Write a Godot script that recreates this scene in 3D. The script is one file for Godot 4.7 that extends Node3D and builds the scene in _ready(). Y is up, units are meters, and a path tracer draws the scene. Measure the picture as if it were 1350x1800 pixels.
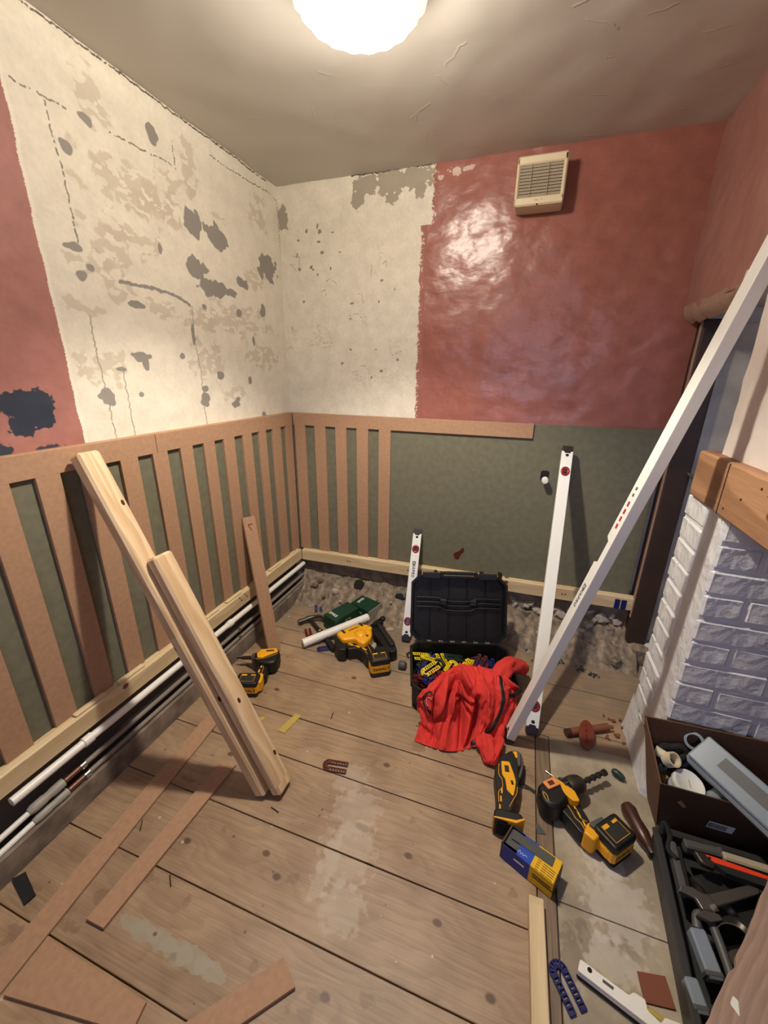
extends Node3D
# A room being panelled: left wall at x = 0, far wall at z = 0, floor at y = 0, metres.
var taken := {}
var M := {}
var fn := FastNoiseLite.new()

func _ready():
	camera_and_light()
	make_materials()
	shell()
	right_side()
	panelling()
	pipes()
	timber()
	levels()
	tool_case()
	hoodie()
	nailer()
	impact_driver()
	drill()
	multi_tool()
	floor_things()
	cardboard_box()
	tool_tote()

func camera_and_light():
	var cam := Camera3D.new(); cam.name = "camera"; add_child(cam)
	cam.fov = 103.6946; cam.near = 0.05; cam.far = 30.0
	cam.transform = Transform3D(Basis(Vector3.UP, deg_to_rad(18.754)) * Basis(Vector3.RIGHT, deg_to_rad(-19.034)) * Basis(Vector3.BACK, deg_to_rad(0.7437)), Vector3(1.2214, 1.3179, 1.9918))
	cam.current = true
	var we := WorldEnvironment.new(); we.name = "world_environment"; add_child(we)
	var env := Environment.new(); we.environment = env
	var sky := Sky.new(); var sm := ProceduralSkyMaterial.new(); sky.sky_material = sm
	sm.sky_top_color = Color(0.55, 0.63, 0.84); sm.sky_horizon_color = Color(0.72, 0.78, 0.92)
	sm.ground_horizon_color = Color(0.4, 0.42, 0.48); sm.ground_bottom_color = Color(0.3, 0.3, 0.33)
	sm.energy_multiplier = SKY_E
	env.background_mode = Environment.BG_SKY; env.sky = sky
	env.tonemap_mode = Environment.TONE_MAPPER_LINEAR; env.tonemap_exposure = 1.0
	env.sdfgi_enabled = true; env.ssao_enabled = true; env.ssil_enabled = true
	# the ceiling lamp: the bulb's downward beam and the glow of its shade
	var sp := SpotLight3D.new(); sp.name = "bulb_beam"; add_child(sp)
	sp.position = LAMP; sp.rotation.x = -PI / 2
	sp.spot_angle = 54.0; sp.spot_angle_attenuation = 0.45; sp.spot_range = 8.0; sp.spot_attenuation = 2.0
	sp.light_energy = BEAM_E; sp.light_color = LAMP_C; sp.light_size = 0.03; sp.shadow_enabled = true
	var om := OmniLight3D.new(); om.name = "shade_glow"; add_child(om)
	om.position = LAMP; om.omni_range = 8.0; om.omni_attenuation = 2.0
	om.light_energy = GLOW_E; om.light_color = LAMP_C; om.light_size = 0.06; om.shadow_enabled = true

const LAMP := Vector3(0.785, 2.088, 0.915)
const LAMP_C := Color(1.0, 0.955, 0.885)
const BEAM_E := 2.2
const GLOW_E := 0.8
const SKY_E := 11.0

# ---------------------------------------------------------------- naming
func nm(parent: Node, called: String) -> String:
	var k := str(parent.get_instance_id()) + called
	var n: int = taken.get(k, 0)
	taken[k] = n + 1
	return called if n == 0 else "%s_%03d" % [called, n]

func thing(called: String, label: String, cat: String, group := "", pos := Vector3.ZERO) -> Node3D:
	var o := Node3D.new(); o.name = nm(self, called); add_child(o, true); o.position = pos
	return tag(o, label, cat, group)

func tag(o: Node3D, label: String, cat: String, group := "") -> Node3D:
	o.set_meta("label", label); o.set_meta("category", cat)
	if group != "": o.set_meta("group", group)
	return o

# a mesh under parent; xf is given in the world (or, under the root, is the place itself)
func add(parent: Node3D, called: String, mesh: Mesh, mat: Material, xf := Transform3D.IDENTITY) -> MeshInstance3D:
	var o := MeshInstance3D.new(); o.name = nm(parent, called); o.mesh = mesh; o.material_override = mat
	parent.add_child(o, true)
	var base := Transform3D.IDENTITY
	var p: Node = parent
	while p != self:
		base = (p as Node3D).transform * base
		p = p.get_parent()
	o.transform = base.affine_inverse() * xf
	return o

func struct(called: String, mesh: Mesh, mat: Material, xf := Transform3D.IDENTITY) -> MeshInstance3D:
	var o := add(self, called, mesh, mat, xf); o.set_meta("kind", "structure"); return o

func copy(o: Node3D, xf: Transform3D, label := "", group := "") -> Node3D:
	var called := String(o.name)
	if called.length() > 4 and called[called.length() - 4] == "_" and called.right(3).is_valid_int(): called = called.left(called.length() - 4)
	var c := o.duplicate() as Node3D; c.name = nm(self, called); add_child(c, true); c.transform = xf
	if label != "": c.set_meta("label", label)
	if group != "": c.set_meta("group", group)
	return c

# ---------------------------------------------------------------- frames
func at(p: Vector3, yaw := 0.0) -> Transform3D: return Transform3D(Basis(Vector3.UP, yaw), p)
func yawto(a: Vector2, b: Vector2) -> float: return atan2(-(b.y - a.y), b.x - a.x)
# X runs from a to b, Y is the normal n made square, Z = X x Y; origin at a
func frame(a: Vector3, b: Vector3, n: Vector3) -> Transform3D:
	var x := (b - a).normalized(); var y := (n - x * n.dot(x)).normalized()
	return Transform3D(Basis(x, y, x.cross(y)), a)
func mid(a: Vector3, b: Vector3, n: Vector3) -> Transform3D:
	var t := frame(a, b, n); t.origin = (a + b) / 2; return t
# Y runs from a to b
func yframe(a: Vector3, b: Vector3) -> Transform3D:
	var y := (b - a).normalized(); var h := Vector3.UP if absf(y.y) < 0.9 else Vector3.RIGHT
	var x := h.cross(y).normalized()
	return Transform3D(Basis(x, y, x.cross(y)), a)

# ---------------------------------------------------------------- meshes
func newst() -> SurfaceTool:
	var st := SurfaceTool.new(); st.begin(Mesh.PRIMITIVE_TRIANGLES); return st

func tri(st: SurfaceTool, a: Vector3, b: Vector3, c: Vector3, na: Vector3, nb: Vector3, nc: Vector3, ua := Vector2.ZERO, ub := Vector2.ZERO, uc := Vector2.ZERO):
	if (b - a).cross(c - a).dot(na + nb + nc) > 0:
		var t := b; b = c; c = t
		var n := nb; nb = nc; nc = n
		var u := ub; ub = uc; uc = u
	st.set_normal(na); st.set_uv(ua); st.add_vertex(a)
	st.set_normal(nb); st.set_uv(ub); st.add_vertex(b)
	st.set_normal(nc); st.set_uv(uc); st.add_vertex(c)

func buv(p: Vector3, n: Vector3) -> Vector2:
	var a := n.abs()
	if a.x > a.y and a.x > a.z: return Vector2(p.z * 0.3, p.y)
	return Vector2(p.x, p.z) if a.y > a.z else Vector2(p.x, p.y + 0.37)

func poly(st: SurfaceTool, pts: Array, n: Vector3, off := Vector2.ZERO):
	for i in range(1, pts.size() - 1):
		tri(st, pts[0], pts[i], pts[i + 1], n, n, n, buv(pts[0], n) + off, buv(pts[i], n) + off, buv(pts[i + 1], n) + off)

# box with chamfered edges, centred (44 triangles); its length is X
func box_into(st: SurfaceTool, size: Vector3, bev: float, xf := Transform3D.IDENTITY, off := Vector2.ZERO):
	var h := size / 2
	var b := minf(bev, minf(h.x, minf(h.y, h.z)) * 0.95)
	for ax in 3:
		var u := (ax + 1) % 3
		var v := (ax + 2) % 3
		for s in [-1.0, 1.0]:
			var n := Vector3.ZERO; n[ax] = s
			var q := []
			for k in [[-1, -1], [1, -1], [1, 1], [-1, 1]]:
				var p := Vector3.ZERO; p[ax] = s * h[ax]; p[u] = k[0] * (h[u] - b); p[v] = k[1] * (h[v] - b)
				q.append(p)
			xpoly(st, q, n, xf, off)
			if b <= 0: continue
			for s2 in [-1.0, 1.0]:
				var e := []
				for k in [-1, 1]:
					var p := Vector3.ZERO; p[ax] = s * h[ax]; p[u] = s2 * (h[u] - b); p[v] = k * (h[v] - b); e.append(p)
				for k in [1, -1]:
					var p := Vector3.ZERO; p[ax] = s * (h[ax] - b); p[u] = s2 * h[u]; p[v] = k * (h[v] - b); e.append(p)
				var m := Vector3.ZERO; m[ax] = s; m[u] = s2
				xpoly(st, e, m.normalized(), xf, off)
	if b > 0:
		for sx in [-1.0, 1.0]:
			for sy in [-1.0, 1.0]:
				for sz in [-1.0, 1.0]:
					var g := Vector3(sx, sy, sz)
					xpoly(st, [g * Vector3(h.x, h.y - b, h.z - b), g * Vector3(h.x - b, h.y, h.z - b), g * Vector3(h.x - b, h.y - b, h.z)], g.normalized(), xf, off)

func xpoly(st: SurfaceTool, pts: Array, n: Vector3, xf: Transform3D, off: Vector2):
	var w := []
	for p in pts: w.append(xf * p)
	var wn: Vector3 = (xf.basis * n).normalized()
	for i in range(1, pts.size() - 1):
		tri(st, w[0], w[i], w[i + 1], wn, wn, wn, buv(pts[0], n) + off, buv(pts[i], n) + off, buv(pts[i + 1], n) + off)

func box(size: Vector3, bev := 0.002, off := Vector2.ZERO) -> ArrayMesh:
	var st := newst(); box_into(st, size, bev, Transform3D.IDENTITY, off); st.generate_tangents(); return st.commit()

func boxes(list: Array, bev := 0.001) -> ArrayMesh: # [centre, size] or [centre, size, basis]
	var st := newst()
	for l in list: box_into(st, l[1], bev, Transform3D(l[2] if l.size() > 2 else Basis.IDENTITY, l[0]))
	return st.commit()

func pv(a: Array) -> PackedVector2Array: # x, z pairs
	var r := PackedVector2Array()
	for i in range(0, a.size(), 2): r.append(Vector2(a[i], a[i + 1]))
	return r

func rounded(p: PackedVector2Array, r: float, n := 4) -> PackedVector2Array:
	var o := PackedVector2Array()
	for i in p.size():
		var a := p[(i + p.size() - 1) % p.size()]; var b := p[i]; var c := p[(i + 1) % p.size()]
		var ra := minf(r, a.distance_to(b) * 0.45); var rc := minf(r, c.distance_to(b) * 0.45)
		var s := b + (a - b).normalized() * ra; var e := b + (c - b).normalized() * rc
		for k in n + 1:
			var t := float(k) / n
			o.append(s.lerp(b, t).lerp(b.lerp(e, t), t))
	return o

func ccw(p: PackedVector2Array) -> PackedVector2Array:
	var s := 0.0
	for i in p.size(): s += p[i].cross(p[(i + 1) % p.size()])
	if s < 0: p = p.duplicate(); p.reverse()
	return p

func inset(p: PackedVector2Array, d: float) -> PackedVector2Array: # p counter-clockwise
	var o := PackedVector2Array()
	for i in p.size():
		var e0 := (p[i] - p[(i + p.size() - 1) % p.size()]).normalized(); var e1 := (p[(i + 1) % p.size()] - p[i]).normalized()
		var n0 := Vector2(-e0.y, e0.x); var n1 := Vector2(-e1.y, e1.x)
		var m := n0 + n1
		var l := maxf(m.length_squared(), 0.4)
		o.append(p[i] + m * (2.0 * d / l))
	return o

# polygon in X, Z pushed up from y0 to y1, its edges rounded by rings of chamfer
func prism_into(st: SurfaceTool, shape: PackedVector2Array, y0: float, y1: float, bev := 0.0, xf := Transform3D.IDENTITY):
	var p := ccw(shape)
	var rings := [] # [polygon, y, outward weight of the normal]
	if bev > 0:
		var q := inset(p, bev); var m := inset(p, bev * 0.3)
		rings = [[q, y0, -1.0], [m, y0 + bev * 0.3, -0.7], [p, y0 + bev, 0.0], [p, y1 - bev, 0.0], [m, y1 - bev * 0.3, 0.7], [q, y1, 1.0]]
		for k in 5:
			var area := 0.0
			for i in q.size(): area += q[i].cross(q[(i + 1) % q.size()])
			if area > 0 and Geometry2D.triangulate_polygon(q).size() == (q.size() - 2) * 3: break
			bev *= 0.5; q = inset(p, bev); m = inset(p, bev * 0.3)
			rings = [[q, y0, -1.0], [m, y0 + bev * 0.3, -0.7], [p, y0 + bev, 0.0], [p, y1 - bev, 0.0], [m, y1 - bev * 0.3, 0.7], [q, y1, 1.0]]
	else:
		rings = [[p, y0, 0.0], [p, y1, 0.0]]
	var n := p.size()
	var en := []
	for i in n:
		var e := (p[(i + 1) % n] - p[i]).normalized(); en.append(Vector2(e.y, -e.x))
	for r in rings.size() - 1:
		var A: Array = rings[r]; var B: Array = rings[r + 1]
		for i in n:
			var j := (i + 1) % n
			var ni: Vector2 = en[i]; var nj: Vector2 = en[i]
			if ni.dot(en[(i + n - 1) % n]) > 0.6: ni = (ni + en[(i + n - 1) % n]).normalized()
			if nj.dot(en[j]) > 0.6: nj = (nj + en[j]).normalized()
			var q := []
			for k in [[A, i, ni], [A, j, nj], [B, j, nj], [B, i, ni]]:
				var w: float = k[0][2]; var c := sqrt(1 - w * w * 0.98)
				var v: Vector2 = k[0][0][k[1]]
				q.append([xf * Vector3(v.x, k[0][1], v.y), (xf.basis * Vector3(k[2].x * c, w, k[2].y * c)).normalized(), Vector2(v.x, v.y + k[0][1])])
			for t in [[0, 1, 2], [0, 2, 3]]:
				tri(st, q[t[0]][0], q[t[1]][0], q[t[2]][0], q[t[0]][1], q[t[1]][1], q[t[2]][1], q[t[0]][2], q[t[1]][2], q[t[2]][2])
	for s in [0, rings.size() - 1]:
		var pp: PackedVector2Array = rings[s][0]
		var idx := Geometry2D.triangulate_polygon(pp)
		var nn: Vector3 = (xf.basis * Vector3(0, -1 if s == 0 else 1, 0)).normalized()
		for t in range(0, idx.size(), 3):
			var a := pp[idx[t]]; var b := pp[idx[t + 1]]; var c := pp[idx[t + 2]]
			tri(st, xf * Vector3(a.x, rings[s][1], a.y), xf * Vector3(b.x, rings[s][1], b.y), xf * Vector3(c.x, rings[s][1], c.y), nn, nn, nn, a, b, c)

func prism(shape: PackedVector2Array, y0: float, y1: float, bev := 0.0) -> ArrayMesh:
	var st := newst(); prism_into(st, shape, y0, y1, bev); return st.commit()

# profile of (radius, height) turned about Y
func lathe_into(st: SurfaceTool, prof: Array, n := 24, xf := Transform3D.IDENTITY, flute := 0.0, flutes := 0):
	for i in prof.size() - 1:
		var a: Vector2 = prof[i]; var b: Vector2 = prof[i + 1]
		if a.distance_to(b) < 1e-7: continue
		var na := pn(prof, i, i); var nb := pn(prof, i + 1, i)
		for k in n:
			var t0 := TAU * k / n; var t1 := TAU * (k + 1) / n
			var f0 := 1.0 + flute * cos(flutes * t0); var f1 := 1.0 + flute * cos(flutes * t1)
			var q := []
			for c in [[a, t0, na, f0], [b, t0, nb, f0], [b, t1, nb, f1], [a, t1, na, f1]]:
				var d := Vector3(cos(c[1]), 0, sin(c[1]))
				q.append([xf * (d * (c[0].x * c[3]) + Vector3(0, c[0].y, 0)), (xf.basis * (d * c[2].x + Vector3(0, c[2].y, 0))).normalized()])
			if a.x > 1e-6: tri(st, q[0][0], q[1][0], q[3][0], q[0][1], q[1][1], q[3][1])
			if b.x > 1e-6: tri(st, q[1][0], q[2][0], q[3][0], q[1][1], q[2][1], q[3][1])

func pn(prof: Array, i: int, seg: int) -> Vector2:
	var e: Vector2 = (prof[seg + 1] - prof[seg]).normalized(); var s := Vector2(e.y, -e.x)
	var o := i - 1 if i == seg else i
	if o >= 0 and o + 1 < prof.size():
		var f: Vector2 = (prof[o + 1] - prof[o]).normalized(); var g := Vector2(f.y, -f.x)
		if f.length() > 0.5 and g.dot(s) > 0.6: return (s + g).normalized()
	return s

func lathe(prof: Array, n := 24, flute := 0.0, flutes := 0) -> ArrayMesh:
	var st := newst(); lathe_into(st, prof, n, Transform3D.IDENTITY, flute, flutes); return st.commit()
func rod(r: float, l: float, c := 0.0, n := 20) -> ArrayMesh: # from y = 0 to l
	return lathe([Vector2(0, 0), Vector2(r - c, 0), Vector2(r, c), Vector2(r, l - c), Vector2(r - c, l), Vector2(0, l)], n)

func tube_into(st: SurfaceTool, pts: Array, r, n := 10):
	var prev := []; var ref := Vector3.ZERO
	for i in pts.size():
		var d: Vector3 = (pts[mini(i + 1, pts.size() - 1)] - pts[maxi(i - 1, 0)]).normalized()
		if ref == Vector3.ZERO: ref = d.cross(Vector3.UP if absf(d.y) < 0.9 else Vector3.RIGHT).normalized()
		ref = (ref - d * ref.dot(d)).normalized()
		var s := d.cross(ref)
		var rr: float = r[i] if r is Array else r
		var ring := []
		for k in n:
			var t := TAU * k / n; var o := ref * cos(t) + s * sin(t)
			ring.append([pts[i] + o * rr, o])
		if i > 0:
			for k in n:
				var j := (k + 1) % n
				tri(st, prev[k][0], ring[k][0], ring[j][0], prev[k][1], ring[k][1], ring[j][1])
				tri(st, prev[k][0], ring[j][0], prev[j][0], prev[k][1], ring[j][1], prev[j][1])
		if i == 0 or i == pts.size() - 1:
			var m := -d if i == 0 else d
			for k in range(1, n - 1): tri(st, ring[0][0], ring[k][0], ring[k + 1][0], m, m, m)
		prev = ring
func tube(pts: Array, r, n := 10) -> ArrayMesh:
	var st := newst(); tube_into(st, pts, r, n); return st.commit()

func spline(c: Array, n: int) -> Array:
	var o := []
	for i in c.size() - 1:
		for k in n:
			o.append(cr(c[maxi(i - 1, 0)], c[i], c[i + 1], c[mini(i + 2, c.size() - 1)], float(k) / n))
	o.append(c[c.size() - 1]); return o
func cr(a, b, c, d, t: float): return b + 0.5 * t * ((c - a) + t * ((2.0 * a - 5.0 * b + 4.0 * c - d) + t * (3.0 * (b - c) + d - a)))

# smooth sheet over a grid of points (rows of equal length); out is a vector on its outer side
func sheet(rows: Array, out: Vector3, uvs := []) -> ArrayMesh:
	var st := newst()
	var R := rows.size(); var C: int = rows[0].size()
	var ns := []
	for i in R:
		var l := []
		for j in C:
			var a: Vector3 = rows[mini(i + 1, R - 1)][j] - rows[maxi(i - 1, 0)][j]
			var b: Vector3 = rows[i][mini(j + 1, C - 1)] - rows[i][maxi(j - 1, 0)]
			l.append(a.cross(b).normalized())
		ns.append(l)
	var sum := Vector3.ZERO
	for l in ns: for v in l: sum += v
	var f := -1.0 if sum.dot(out) < 0 else 1.0
	for i in R - 1:
		for j in C - 1:
			var q := []
			for k in [[i, j], [i + 1, j], [i + 1, j + 1], [i, j + 1]]:
				q.append([rows[k[0]][k[1]], ns[k[0]][k[1]] * f, uvs[k[0]][k[1]] if uvs.size() else Vector2(float(k[1]) / (C - 1), float(k[0]) / (R - 1))])
			tri(st, q[0][0], q[1][0], q[2][0], q[0][1], q[1][1], q[2][1], q[0][2], q[1][2], q[2][2])
			tri(st, q[0][0], q[2][0], q[3][0], q[0][1], q[2][1], q[3][1], q[0][2], q[2][2], q[3][2])
	return st.commit()

# lettering lying on a face: xf has its Y along the face's normal and X along the words
func word(parent: Node3D, text: String, high: float, mat: Material, xf: Transform3D, bold := true, called := "lettering"):
	var t := TextMesh.new(); var f := SystemFont.new(); f.font_names = PackedStringArray(["Droid Sans"]); f.font_weight = 700 if bold else 400
	t.text = text; t.font = f; t.font_size = 32; t.pixel_size = high / 23.0; t.depth = 0.0006; t.curve_step = 4.0
	var b := xf.basis
	add(parent, called, t, mat, Transform3D(Basis(b.x, -b.z, b.y), xf.origin))

# ---------------------------------------------------------------- materials
func mat(called: String, c: Color, rough := 0.6, metal := 0.0) -> StandardMaterial3D:
	var m := StandardMaterial3D.new(); m.albedo_color = c; m.roughness = rough; m.metallic = metal
	M[called] = m; return m

func noise(sd: int, freq: float, oct := 3, type := FastNoiseLite.TYPE_SIMPLEX_SMOOTH) -> FastNoiseLite:
	var f := FastNoiseLite.new(); f.seed = sd; f.frequency = freq; f.noise_type = type
	f.fractal_octaves = oct; f.fractal_type = FastNoiseLite.FRACTAL_FBM; return f

func tex(img: Image) -> ImageTexture:
	img.generate_mipmaps(); return ImageTexture.create_from_image(img)

# grey noise picture, lo..hi, seamless
func speck(sd: int, side: int, freq: float, lo: float, hi: float, oct := 4) -> Image:
	var img := noise(sd, freq, oct).get_seamless_image(side, side)
	img.convert(Image.FORMAT_RGB8)
	for y in side:
		for x in side:
			var v := lerpf(lo, hi, img.get_pixel(x, y).r)
			img.set_pixel(x, y, Color(v, v, v))
	return img

func normal_of(img: Image, s: float) -> ImageTexture:
	var i := img.duplicate() as Image; i.convert(Image.FORMAT_RGBA8); i.bump_map_to_normal_map(s); return ImageTexture.create_from_image(i)

# timber grain: long streaks along U, with growth rings and a few knots
func grain(sd: int, w: int, h: int, dark: Color, light: Color, rings: float, knots: int) -> Image:
	var img := Image.create(w, h, false, Image.FORMAT_RGB8)
	var a := noise(sd, 1.0, 3); var b := noise(sd + 1, 1.0, 2); var r := RandomNumberGenerator.new(); r.seed = sd
	var kn := []
	for k in knots: kn.append(Vector2(r.randf() * w, r.randf() * h))
	for y in h:
		for x in w:
			var u := float(x) / w; var v := float(y) / h
			var wob := a.get_noise_2d(u * 1.3, v * 1.2) * (0.25 if knots == 0 else 1.0)
			for k in kn:
				var d: Vector2 = Vector2(x, y) - k; d.x *= 0.45
				wob += 0.5 * exp(-d.length_squared() / 900.0)
			var g := fposmod((v + wob * 0.22) * rings, 1.0)
			var s := smoothstep(0.0, 0.75, g) * (1.0 - smoothstep(0.85, 1.0, g))
			s = 0.55 * s + 0.45 * (0.5 + 0.7 * b.get_noise_2d(u * 9.0, v * 130.0))
			var c := light.lerp(dark, clampf(s, 0, 1))
			for k in kn:
				var d: Vector2 = Vector2(x, y) - k; d.x *= 0.7
				c = c.lerp(Color(0.33, 0.19, 0.1), 0.85 * smoothstep(8.0, 4.0, d.length()))
			img.set_pixel(x, y, c)
	return img

func wash(m: StandardMaterial3D, img: ImageTexture, scale: float):
	m.albedo_texture = img; m.uv1_triplanar = true; m.uv1_scale = Vector3.ONE * scale
func bump(m: StandardMaterial3D, img: ImageTexture, s: float, scale: float):
	m.normal_enabled = true; m.normal_texture = img; m.normal_scale = s; m.uv1_triplanar = true; m.uv1_scale = Vector3.ONE * scale

func make_materials():
	var fine := tex(speck(3, 256, 0.09, 0.82, 1.0)); var soft := tex(speck(4, 256, 0.012, 0.78, 1.0))
	var nfine := normal_of(speck(5, 256, 0.06, 0.0, 1.0), 2.5); var nlump := normal_of(speck(6, 512, 0.012, 0.0, 1.0, 5), 6.0)
	M.nlump = nlump; M.nfine = nfine
	wash(mat("mdf", Color(0.67, 0.525, 0.41), 0.75), tex(speck(13, 256, 0.12, 0.9, 1.0)), 1.6)
	wash(mat("mdf_edge", Color(0.42, 0.29, 0.2), 0.9), fine, 3.0)
	wash(mat("green_board", Color(0.435, 0.425, 0.35), 0.8), tex(speck(9, 256, 0.08, 0.88, 1.0)), 1.2)
	var pine := mat("pine", Color(1, 1, 1), 0.55); pine.albedo_texture = tex(grain(21, 1024, 256, Color(0.72, 0.585, 0.43), Color(0.87, 0.775, 0.63), 6.0, 1))
	pine.uv1_scale = Vector3(0.9, 4.2, 1)
	var cls := mat("pale_pine", Color(1, 1, 1), 0.6); cls.albedo_texture = tex(grain(31, 1024, 128, Color(0.75, 0.65, 0.49), Color(0.86, 0.78, 0.63), 3.0, 1))
	cls.uv1_scale = Vector3(0.8, 5.0, 1)
	var beam := mat("beam_wood", Color(1, 1, 1), 0.6); beam.albedo_texture = tex(grain(41, 1024, 256, Color(0.52, 0.37, 0.26), Color(0.70, 0.54, 0.40), 4.0, 3))
	beam.uv1_scale = Vector3(0.7, 3.0, 1)
	var saw := mat("sawn_board", Color(1, 0.98, 0.96), 0.85); saw.albedo_texture = tex(grain(51, 512, 256, Color(0.55, 0.46, 0.41), Color(0.66, 0.565, 0.505), 26.0, 0))
	saw.uv1_scale = Vector3(1.5, 2.5, 1)
	wash(mat("dark_post", Color(0.23, 0.155, 0.12), 0.6), soft, 2.0)
	wash(mat("old_skirting", Color(0.585, 0.525, 0.46), 0.75), tex(speck(8, 256, 0.02, 0.6, 1.0)), 2.0)
	bump(mat("white_brick", Color(0.83, 0.83, 0.84), 0.38), nlump, 1.0, 2.0)
	bump(mat("white_plaster", Color(0.86, 0.82, 0.79), 0.6), nlump, 0.5, 1.2)
	wash(mat("grey_alcove", Color(0.80, 0.77, 0.71), 0.6), soft, 1.5)
	bump(mat("brown_plaster", Color(0.60, 0.49, 0.43), 0.8), nlump, 0.9, 2.5)
	bump(mat("pink_paint", Color(0.575, 0.405, 0.37), 0.5), nlump, 0.35, 1.0)
	bump(mat("ceiling_paint", Color(0.775, 0.755, 0.72), 0.6), nlump, 0.2, 1.0)
	wash(mat("dust", Color(0.72, 0.64, 0.55), 0.95), tex(speck(12, 256, 0.03, 0.42, 1.0, 5)), 3.0)
	wash(mat("plaster_bit", Color(0.72, 0.68, 0.62), 0.95), soft, 6.0)
	mat("soot", Color(0.09, 0.085, 0.08), 0.95)
	mat("white_plastic", Color(0.90, 0.89, 0.86), 0.35); mat("grey_pipe", Color(0.60, 0.58, 0.54), 0.5); mat("painted_pipe", Color(0.50, 0.46, 0.42), 0.5)
	mat("copper", Color(0.46, 0.33, 0.28), 0.45, 0.6); mat("chrome", Color(0.8, 0.8, 0.8), 0.2, 1.0)
	mat("cream_plastic", Color(0.84, 0.78, 0.66), 0.4); mat("louvre", Color(0.66, 0.61, 0.53), 0.6); mat("dark_gap", Color(0.06, 0.05, 0.045), 0.9)
	mat("level_white", Color(0.88, 0.88, 0.86), 0.3); mat("level_cap", Color(0.12, 0.05, 0.05), 0.45); mat("red_ring", Color(0.50, 0.07, 0.08), 0.35); mat("vial", Color(0.20, 0.14, 0.10), 0.15)
	mat("ink", Color(0.05, 0.05, 0.05), 0.6); mat("white_ink", Color(0.88, 0.88, 0.84), 0.6); mat("red_ink", Color(0.62, 0.13, 0.12), 0.6)
	bump(mat("case_black", Color(0.032, 0.033, 0.035), 0.5), nfine, 0.3, 6.0)
	mat("tool_black", Color(0.045, 0.046, 0.052), 0.5); mat("tool_yellow", Color(0.90, 0.64, 0.10), 0.42); mat("tool_grey", Color(0.30, 0.30, 0.30), 0.5); mat("steel_dark", Color(0.30, 0.28, 0.26), 0.4, 0.8)
	mat("label_buff", Color(0.86, 0.56, 0.30), 0.6); mat("label_dark", Color(0.13, 0.13, 0.125), 0.5)
	mat("steel", Color(0.52, 0.49, 0.46), 0.38, 0.9); mat("rubber", Color(0.07, 0.075, 0.08), 0.85)
	bump(mat("red_cloth", Color(0.79, 0.19, 0.16), 0.9), nfine, 0.35, 9.0)
	mat("zip_black", Color(0.03, 0.03, 0.03), 0.5); mat("pale_pink", Color(0.85, 0.5, 0.5), 0.8)
	mat("green_card", Color(0.05, 0.22, 0.14), 0.5); mat("blue_card", Color(0.06, 0.15, 0.50), 0.45); mat("yellow_card", Color(0.88, 0.68, 0.06), 0.45); mat("blue_card_light", Color(0.10, 0.26, 0.66), 0.45)
	mat("grey_tape", Color(0.27, 0.28, 0.27), 0.5); mat("yellow_tape", Color(0.70, 0.61, 0.30), 0.7)
	wash(mat("brown_card", Color(0.42, 0.285, 0.205), 0.8), fine, 3.0); wash(mat("dark_card", Color(0.28, 0.19, 0.15), 0.6), fine, 3.0); mat("torn_card", Color(0.62, 0.46, 0.33), 0.9)
	mat("p_blue", Color(0.05, 0.09, 0.36), 0.4); mat("p_yellow", Color(0.88, 0.78, 0.08), 0.4); mat("p_red", Color(0.40, 0.10, 0.08), 0.4); mat("p_green", Color(0.13, 0.20, 0.17), 0.4); mat("p_brown", Color(0.34, 0.15, 0.10), 0.4)
	mat("oxblood", Color(0.44, 0.20, 0.145), 0.25); mat("dowel_wood", Color(0.46, 0.27, 0.18), 0.6); mat("handle_wood", Color(0.26, 0.14, 0.11), 0.35)
	mat("orange_grip", Color(0.86, 0.24, 0.10), 0.5); mat("brass", Color(0.80, 0.58, 0.36), 0.3, 1.0); mat("tile_scrap", Color(0.47, 0.27, 0.20), 0.85); mat("tray_plastic", Color(0.20, 0.20, 0.20), 0.45)
	mat("foil", Color(0.75, 0.76, 0.8), 0.25, 0.9); mat("tin_blue", Color(0.12, 0.14, 0.4), 0.4)
	var cp := mat("clear_plastic", Color(0.75, 0.8, 0.85, 0.35), 0.2); cp.transparency = BaseMaterial3D.TRANSPARENCY_ALPHA
	var fz := mat("frosted", Color(0.50, 0.54, 0.58), 0.3)
	var sh := mat("lamp_shade", Color(0.93, 0.92, 0.88), 0.4); sh.emission_enabled = true; sh.emission = Color(1.0, 0.97, 0.92); sh.emission_energy_multiplier = 0.95
	var bl := mat("bulb_glow", Color(1, 1, 1), 0.4); bl.emission_enabled = true; bl.emission = Color(1.0, 0.97, 0.92); bl.emission_energy_multiplier = 4.0

# ---------------------------------------------------------------- painted wall pictures
func blot(img: Image, f: FastNoiseLite, w2p: Callable, ppm: float, c: Vector2, r: Vector2, col: Color, rag: float, alpha: float, holes := 0.0, f2: FastNoiseLite = null):
	if f2: f = f2
	var p: Vector2 = w2p.call(c)
	var rx := r.x * ppm; var ry := r.y * ppm
	for y in range(maxi(0, int(p.y - ry * 1.5)), mini(img.get_height(), int(p.y + ry * 1.5))):
		for x in range(maxi(0, int(p.x - rx * 1.5)), mini(img.get_width(), int(p.x + rx * 1.5))):
			var d := Vector2((x - p.x) / rx, (y - p.y) / ry).length() + rag * f.get_noise_2d(x, y)
			if d < 1.0 and (holes <= 0 or f.get_noise_2d(x * 1.2 + 900, y * 2.2) > holes - 0.8):
				img.set_pixel(x, y, img.get_pixel(x, y).lerp(col, alpha * smoothstep(1.0, 0.93 if alpha > 0.7 else 0.7, d)))

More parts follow.
